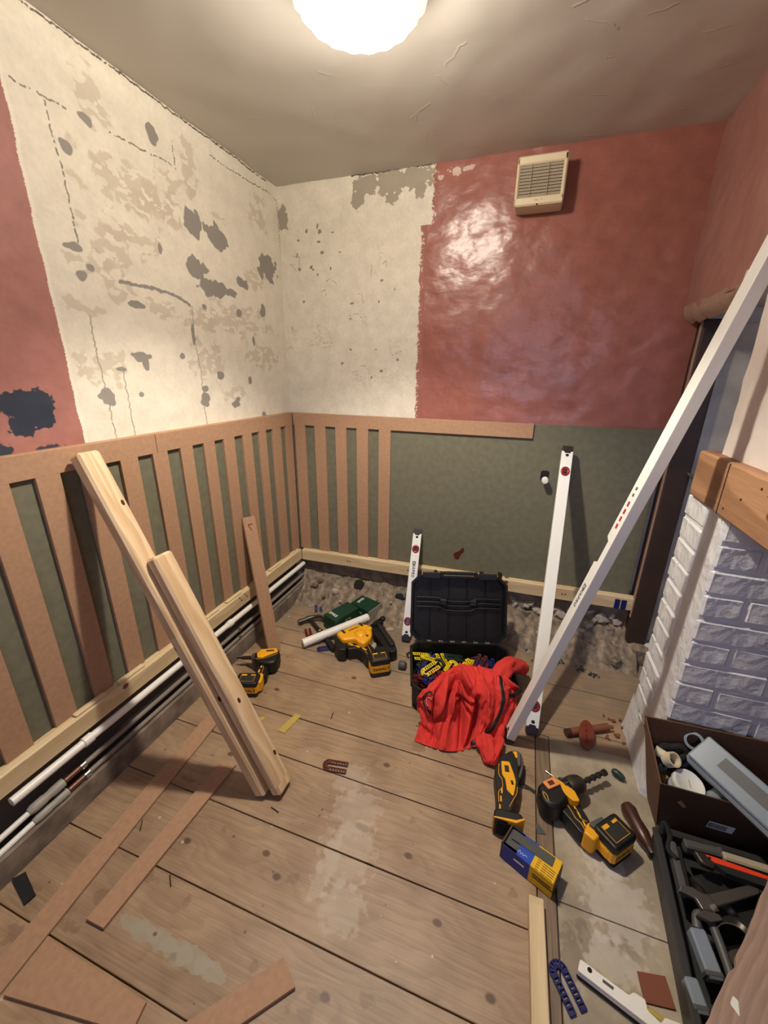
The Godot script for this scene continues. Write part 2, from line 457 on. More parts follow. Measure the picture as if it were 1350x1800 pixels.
func streak(img: Image, f: FastNoiseLite, w2p: Callable, pts: PackedVector2Array, wide: float, col: Color, gap: float):
	for i in pts.size() - 1:
		var a: Vector2 = w2p.call(pts[i]); var b: Vector2 = w2p.call(pts[i + 1])
		var n := int(a.distance_to(b)) + 1
		for k in n:
			var p := a.lerp(b, float(k) / n)
			if f.get_noise_2d(p.x * 2.0, p.y * 2.0) < gap: continue
			p += Vector2(f.get_noise_2d(p.y * 1.5, 7), f.get_noise_2d(p.x * 1.5, 70)) * 3.0
			var w := wide * (0.6 + 0.9 * absf(f.get_noise_2d(p.x, p.y + 300)))
			for yy in range(int(p.y - w), int(p.y + w) + 1):
				for xx in range(int(p.x - w), int(p.x + w) + 1):
					if xx >= 0 and yy >= 0 and xx < img.get_width() and yy < img.get_height():
						img.set_pixel(xx, yy, img.get_pixel(xx, yy).lerp(col, 0.8))

const CREAM := Color(0.845, 0.815, 0.75)
const PINK := Color(0.61, 0.405, 0.37)
const FILL := Color(0.535, 0.515, 0.49)
const STAIN := Color(0.735, 0.685, 0.61)

func left_picture() -> Image:
	var W := 1024; var H := 644; var ppm := W / 1.7
	var img := Image.create(W, H, false, Image.FORMAT_RGB8)
	var f := noise(71, 0.02, 4); var g := noise(72, 0.09, 3); var e := noise(73, 0.05, 3)
	for y in H:
		var edge := 1.132 + 0.004 * e.get_noise_2d(0, y * 0.3) + 0.0022 * e.get_noise_2d(50, y * 5.0)
		for x in W:
			var z := x / ppm - 0.04
			var n := f.get_noise_2d(x, y); var s := g.get_noise_2d(x, y)
			var c: Color
			if z > edge: c = PINK * (1.0 + 0.07 * n + 0.02 * s)
			else:
				c = CREAM * (1.0 + 0.04 * n + 0.025 * s)
				if z > edge - 0.01: c = c.lerp(Color(0.9, 0.87, 0.8), 0.6)
			c.a = 1.0
			img.set_pixel(x, y, c)
	var w2p := func(p: Vector2) -> Vector2: return Vector2((p.x + 0.04) * ppm, (2.16 - p.y) * ppm)
	var soft := noise(74, 0.022, 3); var soft2 := noise(75, 0.03, 2)
	for b in [[.90, 2.03, .05, .06], [.80, 1.85, .17, .05], [.72, 1.83, .10, .05], [.91, 1.68, .08, .06], [.82, 1.72, .10, .025], [1.0, 1.61, .06, .03], [.94, 1.56, .05, .03], [1.01, 1.33, .08, .05], [.57, 1.51, .07, .05], [.35, 1.53, .2, .055], [.57, 1.36, .09, .06], [.19, 1.38, .12, .05], [.55, 2.02, .035, .08], [.89, 1.9, .03, .02], [.99, 1.73, .02, .012], [.40, 1.9, .05, .015], [.14, 1.99, .05, .06], [.76, 1.52, .05, .03], [1.05, 1.49, .05, .02], [.42, 1.22, .07, .03], [.62, 1.94, .08, .03], [.2, 1.72, .06, .05]]:
		blot(img, e, w2p, ppm, Vector2(b[0], b[1]), Vector2(b[2], b[3]) * 1.15, STAIN, 1.0, 0.65, 0.62, soft)
	for b in [[.933, 1.978, .022, .014], [1.002, 1.885, .018, .017], [.697, 2.041, .022, .023], [.555, 1.839, .036, .05], [.439, 1.826, .062, .038], [.574, 1.69, .058, .038], [.467, 1.636, .095, .032], [.298, 1.686, .036, .022], [.091, 1.788, .07, .055], [1.04, 1.643, .03, .011], [1.034, 1.575, .016, .015], [.859, 1.523, .034, .013], [.732, 1.715, .008, .018], [.337, 1.562, .02, .015], [.155, 1.596, .018, .029], [.881, 1.362, .036, .016], [.866, 1.345, .016, .026], [1.029, 1.236, .024, .024], [.904, 1.242, .011, .010], [.605, 1.212, .026, .024], [.6, 1.25, .016, .012], [.425, 1.178, .03, .013], [.4, 1.2, .015, .01], [.214, 1.114, .016, .014], [.627, 1.453, .009, .037], [.3, 1.28, .012, .018], [.7, 1.37, .012, .01], [.55, 1.56, .014, .01], [.5, 1.3, .02, .015], [1.0, 1.6, .012, .01], [.96, 1.32, .02, .008], [.25, 1.45, .012, .02]]:
		blot(img, e, w2p, ppm, Vector2(b[0], b[1]), Vector2(b[2], b[3]) * 1.06, FILL, 0.5, 1.0, 0.0, soft2)
	var dk := Color(0.47, 0.43, 0.38)
	for c in [[1.035, 1.964, 1.038, 1.901, 1.027, 1.83, 1.025, 1.74, 1.023, 1.656], [.86, 1.978, .748, 1.981, .625, 1.989], [1.111, 1.972, 1.033, 1.972, .975, 1.976], [.611, 2.057, .607, 1.967], [.423, 2.093, .346, 2.091, .26, 2.094, .042, 2.106, -.025, 2.09, -.03, 1.924, -.033, 1.815]]:
		streak(img, e, w2p, pv(c), 0.8, dk, -0.12)
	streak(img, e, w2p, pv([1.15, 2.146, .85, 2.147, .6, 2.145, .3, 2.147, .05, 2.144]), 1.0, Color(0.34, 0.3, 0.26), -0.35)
	streak(img, e, w2p, pv([.915, 1.581, .793, 1.583, .707, 1.578, .628, 1.554]), 2.6, FILL, -0.4)
	for c in [[1.034, 1.467, 1.035, 1.363, 1.033, 1.244, 1.03, 1.1], [.62, 1.552, .622, 1.436, .615, 1.286, .617, 1.1], [.96, 1.32, .96, 1.1]]:
		streak(img, e, w2p, pv(c), 0.6, Color(0.55, 0.51, 0.46), -0.6)
	# dark blue test patch of paint, then two daubs above the rail
	var navy := Color(0.115, 0.145, 0.205)
	for b in [[1.255, 1.215, .055, .052], [1.3, 1.235, .03, .03], [1.225, 1.23, .035, .04], [1.22, 1.19, .025, .025], [1.28, 1.175, .035, .03]]:
		blot(img, g, w2p, ppm, Vector2(b[0], b[1]), Vector2(b[2], b[3]), navy * (1.0 + 0.15 * randf_of(b[0])), 0.3, 0.96)
	for b in [[1.23, 1.11, .035, .008], [1.345, 1.12, .03, .016]]:
		blot(img, g, w2p, ppm, Vector2(b[0], b[1]), Vector2(b[2], b[3]), navy * 1.2, 0.5, 0.9)
	return img

func randf_of(v: float) -> float: return fposmod(sin(v * 127.1) * 43758.5, 1.0)

func back_picture() -> Image:
	var W := 1104; var H := 636; var ppm := 600.0
	var img := Image.create(W, H, false, Image.FORMAT_RGB8)
	var f := noise(81, 0.02, 4); var g := noise(82, 0.09, 3); var e := noise(83, 0.05, 3)
	for y in H:
		var wy := 2.16 - y / ppm
		var edge := (0.738 if wy > 1.935 else 0.692) + 0.008 * e.get_noise_2d(0, y * 0.8) + 0.006 * e.get_noise_2d(50, y * 4.0)
		for x in W:
			var wx := x / ppm - 0.04
			var n := f.get_noise_2d(x, y); var s := g.get_noise_2d(x, y)
			var c: Color
			if wx > edge and (wx > edge + 0.012 or s > -0.3): c = PINK * Color(0.96, 0.9, 0.87) * (1.0 + 0.07 * n + 0.02 * s)
			else: c = CREAM * (1.0 + 0.045 * n + 0.03 * s)
			c.a = 1.0
			img.set_pixel(x, y, c)
	var w2p := func(p: Vector2) -> Vector2: return Vector2((p.x + 0.04) * ppm, (2.16 - p.y) * ppm)
	var bare := Color(0.60, 0.56, 0.50)
	for b in [[.43, 2.11, .07, .04], [.55, 2.11, .08, .05], [.66, 2.115, .085, .045], [.39, 2.06, .03, .04], [.55, 2.05, .03, .025], [.68, 2.065, .03, .03], [-.005, 2.02, .028, .05]]:
		blot(img, e, w2p, ppm, Vector2(b[0], b[1]), Vector2(b[2], b[3]), bare, 0.5, 0.95)
	for b in [[.83, 2.115, .03, .014], [.9, 2.125, .012, .008], [.87, 2.12, .02, .008], [.77, 2.1, .01, .008]]:
		blot(img, e, w2p, ppm, Vector2(b[0], b[1]), Vector2(b[2], b[3]), Color(0.78, 0.70, 0.64), 0.9, 0.9)
	var r := RandomNumberGenerator.new(); r.seed = 5
	for k in 26:
		blot(img, g, w2p, ppm, Vector2(r.randf_range(0.03, 0.3) if k < 14 else r.randf_range(0.05, 0.66), r.randf_range(1.75, 2.02) if k < 14 else r.randf_range(1.15, 1.75)), Vector2(r.randf_range(.003, .009), r.randf_range(.003, .009)), Color(0.45, 0.41, 0.36), 0.8, 0.8)
	for k in 14:
		var a := Vector2(r.randf_range(0.0, 0.62), r.randf_range(1.2, 1.95)); var b := a + Vector2(r.randf_range(-.08, .08), r.randf_range(-.05, .05))
		streak(img, e, w2p, PackedVector2Array([a, (a + b) / 2 + Vector2(r.randf_range(-.03, .03), .02), b]), 0.6, Color(0.66, 0.61, 0.53), -0.2)
	for k in 10:
		blot(img, e, w2p, ppm, Vector2(r.randf_range(0.0, 0.6), r.randf_range(1.15, 1.9)), Vector2(r.randf_range(.02, .07), r.randf_range(.02, .06)), STAIN, 1.2, 0.35, 0.9)
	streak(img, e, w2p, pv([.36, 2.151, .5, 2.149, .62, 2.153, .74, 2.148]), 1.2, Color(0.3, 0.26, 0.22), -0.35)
	return img

# floor seen from above: x from -0.05 to 2.35, z from -0.1 to 2.0
const JOINTS := [-0.12, 0.05, 0.262, 0.40, 0.515, 0.70, 0.905, 1.072, 1.288, 1.490, 1.690, 1.89, 2.09, 2.3, 2.5, 2.72, 2.95, 3.12]
const JOINTS_RIGHT := [-0.12, 0.13, 0.355, 0.594, 0.66]
func floor_picture() -> Image:
	var ppm := 600.0; var W := 1440; var H := 1260
	var img := Image.create(W, H, false, Image.FORMAT_RGB8)
	var a := noise(91, 1.0, 3); var b := noise(92, 1.0, 2); var d := noise(93, 1.0, 4); var f := noise(94, 0.05, 3)
	var kn := [Vector2(0.42, 1.41), Vector2(0.72, 1.40), Vector2(0.66, 1.36), Vector2(0.95, 1.56), Vector2(1.3, 1.44), Vector2(0.58, 1.62), Vector2(0.33, 0.80), Vector2(0.9, 0.98), Vector2(0.62, 0.62), Vector2(1.16, 1.35), Vector2(0.35, 1.13), Vector2(1.05, 1.23)]
	for y in H:
		var z := y / ppm - 0.1
		for x in W:
			var wx := x / ppm - 0.05
			var c: Color
			var hearth := wx > 1.452 and z > 0.66
			var dirt := d.get_noise_2d(wx * 5.0, z * 5.0)
			if hearth:
				c = Color(0.68, 0.63, 0.55).lerp(Color(0.56, 0.515, 0.44), clampf(0.5 + 1.1 * dirt, 0, 1)) * (1.0 + 0.05 * d.get_noise_2d(wx * 40, z * 40))
			elif wx > 1.40 and z > 0.66:
				var s := b.get_noise_2d(wx * 150.0, z * 5.0)
				c = Color(0.47, 0.395, 0.32) * (1.0 + 0.22 * s)
			else:
				var row := 0
				var J: Array = JOINTS_RIGHT if wx > 1.40 else JOINTS
				while row < J.size() - 1 and z > J[row + 1]: row += 1
				var off := row * 7.3 + (50.0 if wx > 1.4 else 0.0)
				var kd := 0.0
				var wob := 0.0
				for k in kn:
					var dv: Vector2 = Vector2((wx - k.x) * 0.4, z - k.y)
					var e := exp(-dv.length_squared() / 0.0006)
					wob += e * 0.9; kd = maxf(kd, smoothstep(0.011, 0.005, Vector2((wx - k.x) * 0.7, z - k.y).length()))
				var v := z * 34.0 + 2.2 * a.get_noise_2d(wx * 1.8 + off, z * 5.0) + wob * 2.0
				var g := fposmod(v, 1.0); g = smoothstep(0.2, 0.9, g) * (1.0 - smoothstep(0.92, 1.0, g))
				var s := 0.22 * g + 0.5 * (0.5 + 0.6 * b.get_noise_2d(wx * 4.0 + off, z * 170.0)) + 0.5 * dirt
				c = Color(0.63, 0.53, 0.42).lerp(Color(0.47, 0.375, 0.285), clampf(s, 0, 1))
				c = c * (0.96 + 0.10 * randf_of(row + (20.0 if wx > 1.4 else 0.0)))
				c = c.lerp(Color(0.27, 0.17, 0.11), kd * 0.75)
				if z < 0.6:  # grey dust towards the walls
					c = c.lerp(Color(0.50, 0.455, 0.40), clampf((0.75 - z) * 0.9 + 0.4 * dirt, 0, 0.75))
			c.a = 1.0
			img.set_pixel(x, y, c)
	var w2p := func(p: Vector2) -> Vector2: return Vector2((p.x + 0.05) * ppm, (p.y + 0.1) * ppm)
	# an old streak of pale grey paint, then pools of cool light painted in
	for s in [[.435, 1.606, .04, .014], [.48, 1.608, .045, .019], [.53, 1.606, .05, .018], [.58, 1.61, .05, .021], [.63, 1.607, .05, .022], [.68, 1.61, .045, .017]]:
		blot(img, f, w2p, ppm, Vector2(s[0], s[1]), Vector2(s[2], s[3]), Color(0.585, 0.56, 0.49), 0.35, 0.72)
	for s in [[.86, 1.16, .09, .09], [.88, 1.28, .09, .11], [.92, 1.4, .07, .07], [.80, 1.07, .07, .07], [.84, 1.33, .03, .1]]:  # cool light on the boards, put into their colour as pale blots
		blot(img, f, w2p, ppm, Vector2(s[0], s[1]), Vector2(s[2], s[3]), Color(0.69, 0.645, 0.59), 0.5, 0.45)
	for s in [[1.6, 1.16, .09, .1], [1.56, 1.28, .08, .05], [1.58, 1.05, .06, .06]]:  # the same cool light painted onto the hearth
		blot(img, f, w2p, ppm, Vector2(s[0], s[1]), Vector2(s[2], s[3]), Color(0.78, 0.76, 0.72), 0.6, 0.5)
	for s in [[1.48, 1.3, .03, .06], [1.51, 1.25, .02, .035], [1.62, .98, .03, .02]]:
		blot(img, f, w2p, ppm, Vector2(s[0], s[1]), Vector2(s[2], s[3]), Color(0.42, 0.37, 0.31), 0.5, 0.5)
	var r := RandomNumberGenerator.new(); r.seed = 12
	for k in 90:
		blot(img, f, w2p, ppm, Vector2(r.randf_range(0.1, 1.4), r.randf_range(0.3, 1.8)), Vector2.ONE * r.randf_range(.002, .005), Color(0.3, 0.22, 0.16) if k % 3 else Color(0.8, 0.75, 0.66), 0.8, 0.7)
	for k in 40:
		blot(img, f, w2p, ppm, Vector2(r.randf_range(0.1, 1.4), r.randf_range(0.3, 1.8)), Vector2(r.randf_range(.01, .04), r.randf_range(.005, .02)), Color(0.40, 0.31, 0.23), 0.9, 0.35)
	return img

# ---------------------------------------------------------------- the room
func plaster(called: String, parent: Node3D, m: Material, fixed: int, at_: float, u0: float, u1: float, y0: float, y1: float, step: float, amp: float, sd: int, out: Vector3, uvf: Callable) -> MeshInstance3D:
	var f := noise(sd, 1.0, 3)
	var rows := []; var uv := []
	var ny := int((y1 - y0) / step) + 1; var nu := int((u1 - u0) / step) + 1
	for i in ny + 1:
		var r := []; var ur := []
		for j in nu + 1:
			var u := lerpf(u0, u1, float(j) / nu); var y := lerpf(y0, y1, float(i) / ny)
			var d := amp * (f.get_noise_2d(u * 3.5, y * 3.5) + 0.35 * f.get_noise_2d(u * 14.0, y * 14.0))
			r.append(Vector3(at_ + d, y, u) if fixed == 0 else Vector3(u, y, at_ + d))
			ur.append(uvf.call(u, y))
		rows.append(r); uv.append(ur)
	return add(parent, called, sheet(rows, out, uv), m)

func shell():
	# floor of old boards, with a stone hearth let in on the right
	var fl := Node3D.new(); fl.name = "floor"; add_child(fl); fl.set_meta("kind", "structure"); tag(fl, "old wide pine floorboards with dark gaps and a pale hearth at the right", "floor")
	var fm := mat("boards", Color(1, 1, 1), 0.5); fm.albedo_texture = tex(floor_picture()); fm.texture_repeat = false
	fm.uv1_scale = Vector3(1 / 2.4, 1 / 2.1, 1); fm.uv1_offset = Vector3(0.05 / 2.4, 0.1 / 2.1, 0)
	add(fl, "underfloor", box(Vector3(2.8, 0.1, 3.6), 0), M.soot, at(Vector3(1.1, -0.082, 1.5)))
	var r := RandomNumberGenerator.new(); r.seed = 3
	for i in JOINTS.size() - 1:
		var z0: float = JOINTS[i]; var z1: float = JOINTS[i + 1]
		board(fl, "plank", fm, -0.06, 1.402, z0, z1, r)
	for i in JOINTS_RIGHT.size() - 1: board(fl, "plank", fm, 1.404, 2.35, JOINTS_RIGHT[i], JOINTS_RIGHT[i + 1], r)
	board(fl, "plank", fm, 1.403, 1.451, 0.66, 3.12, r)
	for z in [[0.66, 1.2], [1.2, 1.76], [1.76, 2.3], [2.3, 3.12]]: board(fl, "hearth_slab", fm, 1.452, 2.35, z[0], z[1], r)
	# ceiling, uneven and scored under its paint
	var cm: StandardMaterial3D = M.ceiling_paint
	var pic := Image.create(840, 1240, false, Image.FORMAT_RGBA8); var f := noise(111, 0.012, 5)
	for y in 1240:
		for x in 840:
			var v := 0.5 + 0.16 * f.get_noise_2d(x, y); pic.set_pixel(x, y, Color(v, v, v))
	r.seed = 9
	for k in 46:
		var p := Vector2(r.randf_range(60, 760), r.randf_range(20, 560)); var d := Vector2.from_angle(r.randf() * TAU) * r.randf_range(10, 46)
		var n := int(d.length())
		for i in n:
			var q := p + d * (float(i) / n) + Vector2(f.get_noise_2d(i * 2, k * 40), f.get_noise_2d(k * 40, i * 2)) * 5
			for o in [Vector2(0, 0), Vector2(1, 0), Vector2(0, 1), Vector2(1, 1)]:
				pic.set_pixelv((q + o).clamp(Vector2.ZERO, Vector2(839, 1239)), Color(0.62, 0.62, 0.62))
	cm.uv1_triplanar = false; cm.uv1_scale = Vector3.ONE; cm.normal_texture = normal_of(pic, 5.0); cm.normal_scale = 0.35
	var rows := []
	var cf := noise(112, 1.0, 3)
	for i in 63:
		var row := []
		for j in 45:
			var x := -0.06 + j * 0.045; var z := -0.06 + i * 0.051
			row.append(Vector3(x, 2.152 + 0.004 * cf.get_noise_2d(x * 4, z * 4), z))
		rows.append(row)
	var ce := struct("ceiling", box(Vector3(2.9, 0.1, 3.5), 0), M.ceiling_paint, at(Vector3(1.1, 2.215, 1.5))); tag(ce, "uneven off-white painted plaster ceiling with scored lines", "ceiling")
	add(ce, "plaster", sheet(rows, Vector3.DOWN), cm)
	# left wall: stripped cream plaster beyond, old pink paint nearer
	var wl := struct("wall_left", box(Vector3(0.12, 2.3, 3.3), 0), M.white_plaster, at(Vector3(-0.1, 1.08, 1.5))); tag(wl, "left wall of patched cream plaster with pink paint nearer the camera", "wall")
	var lm := mat("left_paint", Color(1, 1, 1), 0.62); lm.albedo_texture = tex(left_picture()); lm.texture_repeat = false
	lm.normal_enabled = true; lm.normal_texture = normal_of(speck(121, 512, 0.02, 0, 1, 5), 3.0); lm.normal_scale = 0.25
	plaster("plaster", wl, lm, 0, -0.03, -0.04, 1.66, 1.085, 2.16, 0.03, 0.004, 31, Vector3.RIGHT, func(u, y): return Vector2((u + 0.04) / 1.7, (2.16 - y) / 1.07))
	plaster("plaster", wl, M.pink_paint, 0, -0.03, 1.66, 3.02, 1.085, 2.16, 0.06, 0.004, 31, Vector3.RIGHT, func(u, y): return Vector2(u, y))
	# far wall
	var wb := struct("wall_back", box(Vector3(2.7, 2.3, 0.12), 0), M.white_plaster, at(Vector3(1.1, 1.08, -0.115))); tag(wb, "far wall, cream plaster at left and glossy dull pink paint at right", "wall")
	var pic2 := tex(back_picture())
	var uvb := func(u, y): return Vector2((u + 0.04) / 1.84, (2.16 - y) / 1.06)
	for k in 2:
		var bm := mat("back_paint", Color(1, 1, 1), 0.65 if k == 0 else 0.3); bm.albedo_texture = pic2; bm.texture_repeat = false
		bm.normal_enabled = true; bm.normal_texture = normal_of(speck(122 + k, 512, 0.03 if k else 0.02, 0, 1, 5), 3.0); bm.normal_scale = 0.3 if k == 0 else 0.24
		if k == 0: plaster("plaster", wb, bm, 2, -0.03, -0.04, 0.72, 1.085, 2.16, 0.025, 0.004, 33, Vector3.BACK, uvb)
		else: plaster("pink_plaster", wb, bm, 2, -0.03, 0.72, 1.815, 1.085, 2.16, 0.02, 0.0055, 33, Vector3.BACK, uvb)
	# wall behind the camera, with the window that lets the cool daylight in
	var wf := Node3D.new(); wf.name = "wall_front"; add_child(wf); wf.set_meta("kind", "structure"); tag(wf, "painted wall behind the viewer with a window in it", "wall")
	for s in [[-0.15, 0.75, 0.0, 2.25], [1.55, 2.45, 0.0, 2.25], [0.75, 1.55, 0.0, 1.0], [0.75, 1.55, 1.95, 2.25]]:
		add(wf, "wall_section", box(Vector3(s[1] - s[0], s[3] - s[2], 0.2), 0), M.white_plaster, at(Vector3((s[0] + s[1]) / 2, (s[2] + s[3]) / 2, 3.13)))
	var wn := Node3D.new(); wn.name = "window_1"; add_child(wn); wn.set_meta("kind", "structure"); tag(wn, "white framed window behind the viewer", "window")
	add(wn, "window_frame", boxes([[Vector3(1.15, 1.02, 3.14), Vector3(0.8, 0.04, 0.06)], [Vector3(1.15, 1.93, 3.14), Vector3(0.8, 0.04, 0.06)], [Vector3(0.77, 1.475, 3.14), Vector3(0.04, 0.95, 0.06)], [Vector3(1.53, 1.475, 3.14), Vector3(0.04, 0.95, 0.06)], [Vector3(1.15, 1.475, 3.14), Vector3(0.03, 0.9, 0.05)]], 0.003), M.white_plastic)
	var gl := mat("pane", Color(0.95, 0.97, 1.0, 0.06), 0.02); gl.transparency = BaseMaterial3D.TRANSPARENCY_ALPHA
	for x in [0.96, 1.34]: add(wn, "pane", box(Vector3(0.36, 0.88, 0.004), 0), gl, at(Vector3(x, 1.475, 3.14)))
	# skirting under the left pipes
	var sk := struct("baseboard_left", box(Vector3(0.03, 0.085, 3.1), 0.004), M.old_skirting, at(Vector3(0.031, 0.0405, 1.55))); tag(sk, "worn grey wooden skirting board along the left wall", "skirting board")
	# dust and broken plaster along the foot of the far wall
	var df := noise(141, 1.0, 4); rows = []
	for i in 31:
		var row := []
		for j in 230:
			var x := 0.0 + j * 0.0081; var t := i / 30.0
			var z := -0.045 + t * (0.24 + 0.05 * df.get_noise_2d(x * 3, 9))
			var y := 0.165 * pow(1 - t, 1.15) - 0.012 + (0.030 * df.get_noise_2d(x * 9, z * 14) + 0.018 * df.get_noise_2d(x * 30, z * 40)) * (1 - t * 0.75)
			y += 0.010 * df.get_noise_2d(x * 75, z * 90) * (1 - t)
			if i == 30: y = -0.02
			row.append(Vector3(x, maxf(y, -0.02), z))
		rows.append(row)
	var rb := struct("trim_1", sheet(rows, Vector3(0, 1, 1)), M.dust); tag(rb, "bank of dust and broken plaster along the foot of the far wall", "rubble")
	add(rb, "bare_wall", box(Vector3(1.85, 0.12, 0.03), 0.002), M.old_skirting, at(Vector3(0.9, 0.2, -0.04)))
	r.seed = 77
	for k in 26:
		var x := r.randf_range(0.05, 1.78); var s := r.randf_range(0.008, 0.03)
		if k < 5: x = 1.35 + 0.1 * k; s = 0.035
		var z := r.randf_range(-0.02, 0.14) if k >= 5 else -0.02
		add(rb, "plaster_lump", chunk(k, s), M.plaster_bit if k % 2 else M.dust, at(Vector3(x, 0.15 * maxf(0.0, 1 - (z + 0.045) / 0.24) + (0.0 if k >= 5 else -0.02), z), r.randf() * 6))
	for k in 22:
		var x := 1.27 + 0.024 * k; var s := r.randf_range(0.016, 0.034)
		add(rb, "plaster_lump", chunk(30 + k, s), M.plaster_bit, Transform3D(Basis.from_euler(Vector3(r.randf_range(.6, 1.3), r.randf() * 6, 0)), Vector3(x, r.randf_range(0.135, 0.195), -0.028 + r.randf() * 0.012)))
	# two dark holes knocked through at the foot of the wall
	for h in [[0.40, 0.115, 0.012, 0.05, 0.05], [0.66, 0.09, 0.02, 0.05, 0.03]]:
		add(rb, "hole", prism(rounded(pv([-0.5 * h[3], -0.4 * h[4], 0.1 * h[3], -0.6 * h[4], 0.6 * h[3], -0.3 * h[4], 0.5 * h[3], 0.5 * h[4], -0.6 * h[3], 0.4 * h[4]]), 0.008), -0.02, 0.004, 0.002), M.soot, Transform3D(Basis(Vector3.RIGHT, 0.9), Vector3(h[0], h[1] + 0.012, h[2] + 0.012)))

func board(fl: Node3D, called: String, m: Material, x0: float, x1: float, z0: float, z1: float, r: RandomNumberGenerator):
	var c := Vector3((x0 + x1) / 2, -0.0125 - r.randf() * 0.0012, (z0 + z1) / 2)
	var g := 0.0035 if called == "plank" else 0.002
	add(fl, called, box(Vector3(x1 - x0 - 0.002, 0.025, z1 - z0 - g), 0.0012, Vector2(c.x, c.z)), m, at(c))

func chunk(sd: int, s: float) -> ArrayMesh:
	var r := RandomNumberGenerator.new(); r.seed = sd
	var p := PackedVector2Array(); var n := 5 + sd % 3
	for i in n: p.append(Vector2.from_angle(TAU * i / n) * s * r.randf_range(0.6, 1.1))
	return prism(p, -s * 0.3, s * r.randf_range(0.3, 0.7), s * 0.15)

func right_side():
	var idf := func(u, y): return Vector2(u, y)
	var wr := Node3D.new(); wr.name = "wall_right"; add_child(wr); wr.set_meta("kind", "structure"); tag(wr, "right wall, dull pink above the alcove and the whitewashed chimney breast", "wall")
	add(wr, "wall_core", box(Vector3(0.62, 0.62, 3.2), 0), M.white_plaster, at(Vector3(2.077, 1.882, 1.5)))
	plaster("pink_plaster", wr, M.pink_paint, 0, 1.757, -0.05, 3.02, 1.563, 2.16, 0.03, 0.01, 41, Vector3.LEFT, idf)
	add(wr, "bare_patch", prism(rounded(pv([0.47, -1.60, 0.56, -1.585, 0.565, -1.53, 0.52, -1.545, 0.50, -1.53, 0.46, -1.55]), 0.008), -0.004, 0.0035), M.white_plaster, Transform3D(Basis(Vector3(0, 0, 1), Vector3(-1, 0, 0), Vector3(0, -1, 0)), Vector3(1.755, 0, 0)))
	# ragged brown plaster lip over the alcove
	var f := noise(151, 1.0, 3); var rows := []
	for i in 6:
		var row := []
		for j in 34:
			var z := -0.04 + j * 0.0205; var t := i / 5.0
			var yb := 1.512 + 0.012 * f.get_noise_2d(z * 18, 3) + 0.04 * smoothstep(0.25, 0.6, z)
			row.append(Vector3(1.756 + 0.03 * t * t * t + 0.004 * f.get_noise_2d(z * 12, t * 3), lerpf(1.575 + 0.008 * f.get_noise_2d(z * 7, 50), yb, t), z))
		rows.append(row)
	add(wr, "plaster_lip", sheet(rows, Vector3.LEFT), M.brown_plaster)
	# alcove between the dark post and the chimney breast
	add(wr, "alcove_back", box(Vector3(0.5, 1.42, 0.05), 0), M.grey_alcove, at(Vector3(2.13, 0.80, -0.035)))
	add(wr, "alcove_side", box(Vector3(0.05, 1.6, 0.6), 0), M.grey_alcove, at(Vector3(2.37, 0.76, 0.2)))
	add(wr, "alcove_ledge", box(Vector3(0.36, 0.10, 0.11), 0.012), M.dust, at(Vector3(2.02, 0.04, 0.025)))
	for k in 7: add(wr, "plaster_lump", chunk(60 + k, 0.02 + 0.006 * (k % 3)), M.white_brick if k % 2 else M.plaster_bit, at(Vector3(1.88 + 0.035 * k, 0.085, 0.01 + 0.02 * (k % 3)), k))
	# chimney breast above the beam
	add(wr, "breast_core", box(Vector3(0.55, 0.47, 2.55), 0.012), M.white_plaster, at(Vector3(2.041, 1.343, 1.885)))
	plaster("breast_plaster", wr, M.white_plaster, 0, 1.762, 0.606, 3.02, 1.112, 1.575, 0.03, 0.006, 42, Vector3.LEFT, idf)
	add(wr, "lower_wall", box(Vector3(0.55, 1.12, 0.9), 0.01), M.white_plaster, at(Vector3(2.04, 0.56, 2.66)))
	add(wr, "fireback", box(Vector3(0.06, 1.2, 1.6), 0), M.soot, at(Vector3(2.33, 0.56, 1.5)))
	# the jamb: whitewashed bricks, each its own piece, on a mortar core
	var j := Node3D.new(); j.name = "trim_2"; add_child(j); j.set_meta("kind", "structure"); tag(j, "whitewashed brick fireplace jamb under the wooden beam", "fireplace")
	add(j, "mortar", box(Vector3(0.56, 0.975, 0.262), 0.006), M.white_brick, at(Vector3(2.0285, 0.4875, 0.6385)))
	var r := RandomNumberGenerator.new(); r.seed = 17
	var made := {}
	for c in 13:
		var y := 0.0375 + c * 0.075
		var x := 1.7475; var first := true
		while x < 2.25:
			var l := 0.2125 if (c % 2 == 0) == first or not first else 0.105
			l = minf(l + r.randf_range(-0.006, 0.006), 2.29 - x)
			brick(j, Vector3(x + l / 2, y, 0.7175), Vector3(l - 0.006, 0.0705, 0.112), r)
			x += l; first = false
		# the lit side, towards the room
		if c % 2 == 0: brick(j, Vector3(1.80, y, 0.584), Vector3(0.112, 0.0705, 0.15), r)
		else:
			brick(j, Vector3(1.80, y, 0.61), Vector3(0.112, 0.0705, 0.098), r)
			brick(j, Vector3(1.80, y, 0.532), Vector3(0.112, 0.0705, 0.054), r)
	# rough plaster skirt at its foot
	rows = []
	for i in 7:
		var row := []
		for k in 16:
			var z := 0.50 + k * 0.021; var t := i / 6.0
			row.append(Vector3(1.744 - 0.013 * (1 - t) * (1 + 0.3 * f.get_noise_2d(z * 20, t * 4)) + (0.03 if k == 15 else 0.0), t * (0.16 + 0.05 * f.get_noise_2d(z * 9, 2)), z))
		rows.append(row)
	add(j, "plaster_skirt", sheet(rows, Vector3.LEFT), M.white_brick)
	var bm := struct("trim_3", box(Vector3(0.13, 0.138, 1.75), 0.006), M.beam_wood); tag(bm, "bare brown timber beam over the fireplace", "beam")
	bm.mesh = box(Vector3(1.75, 0.138, 0.13), 0.006); bm.transform = Transform3D(Basis(Vector3.UP, PI / 2), Vector3(1.795, 1.044, 1.42))
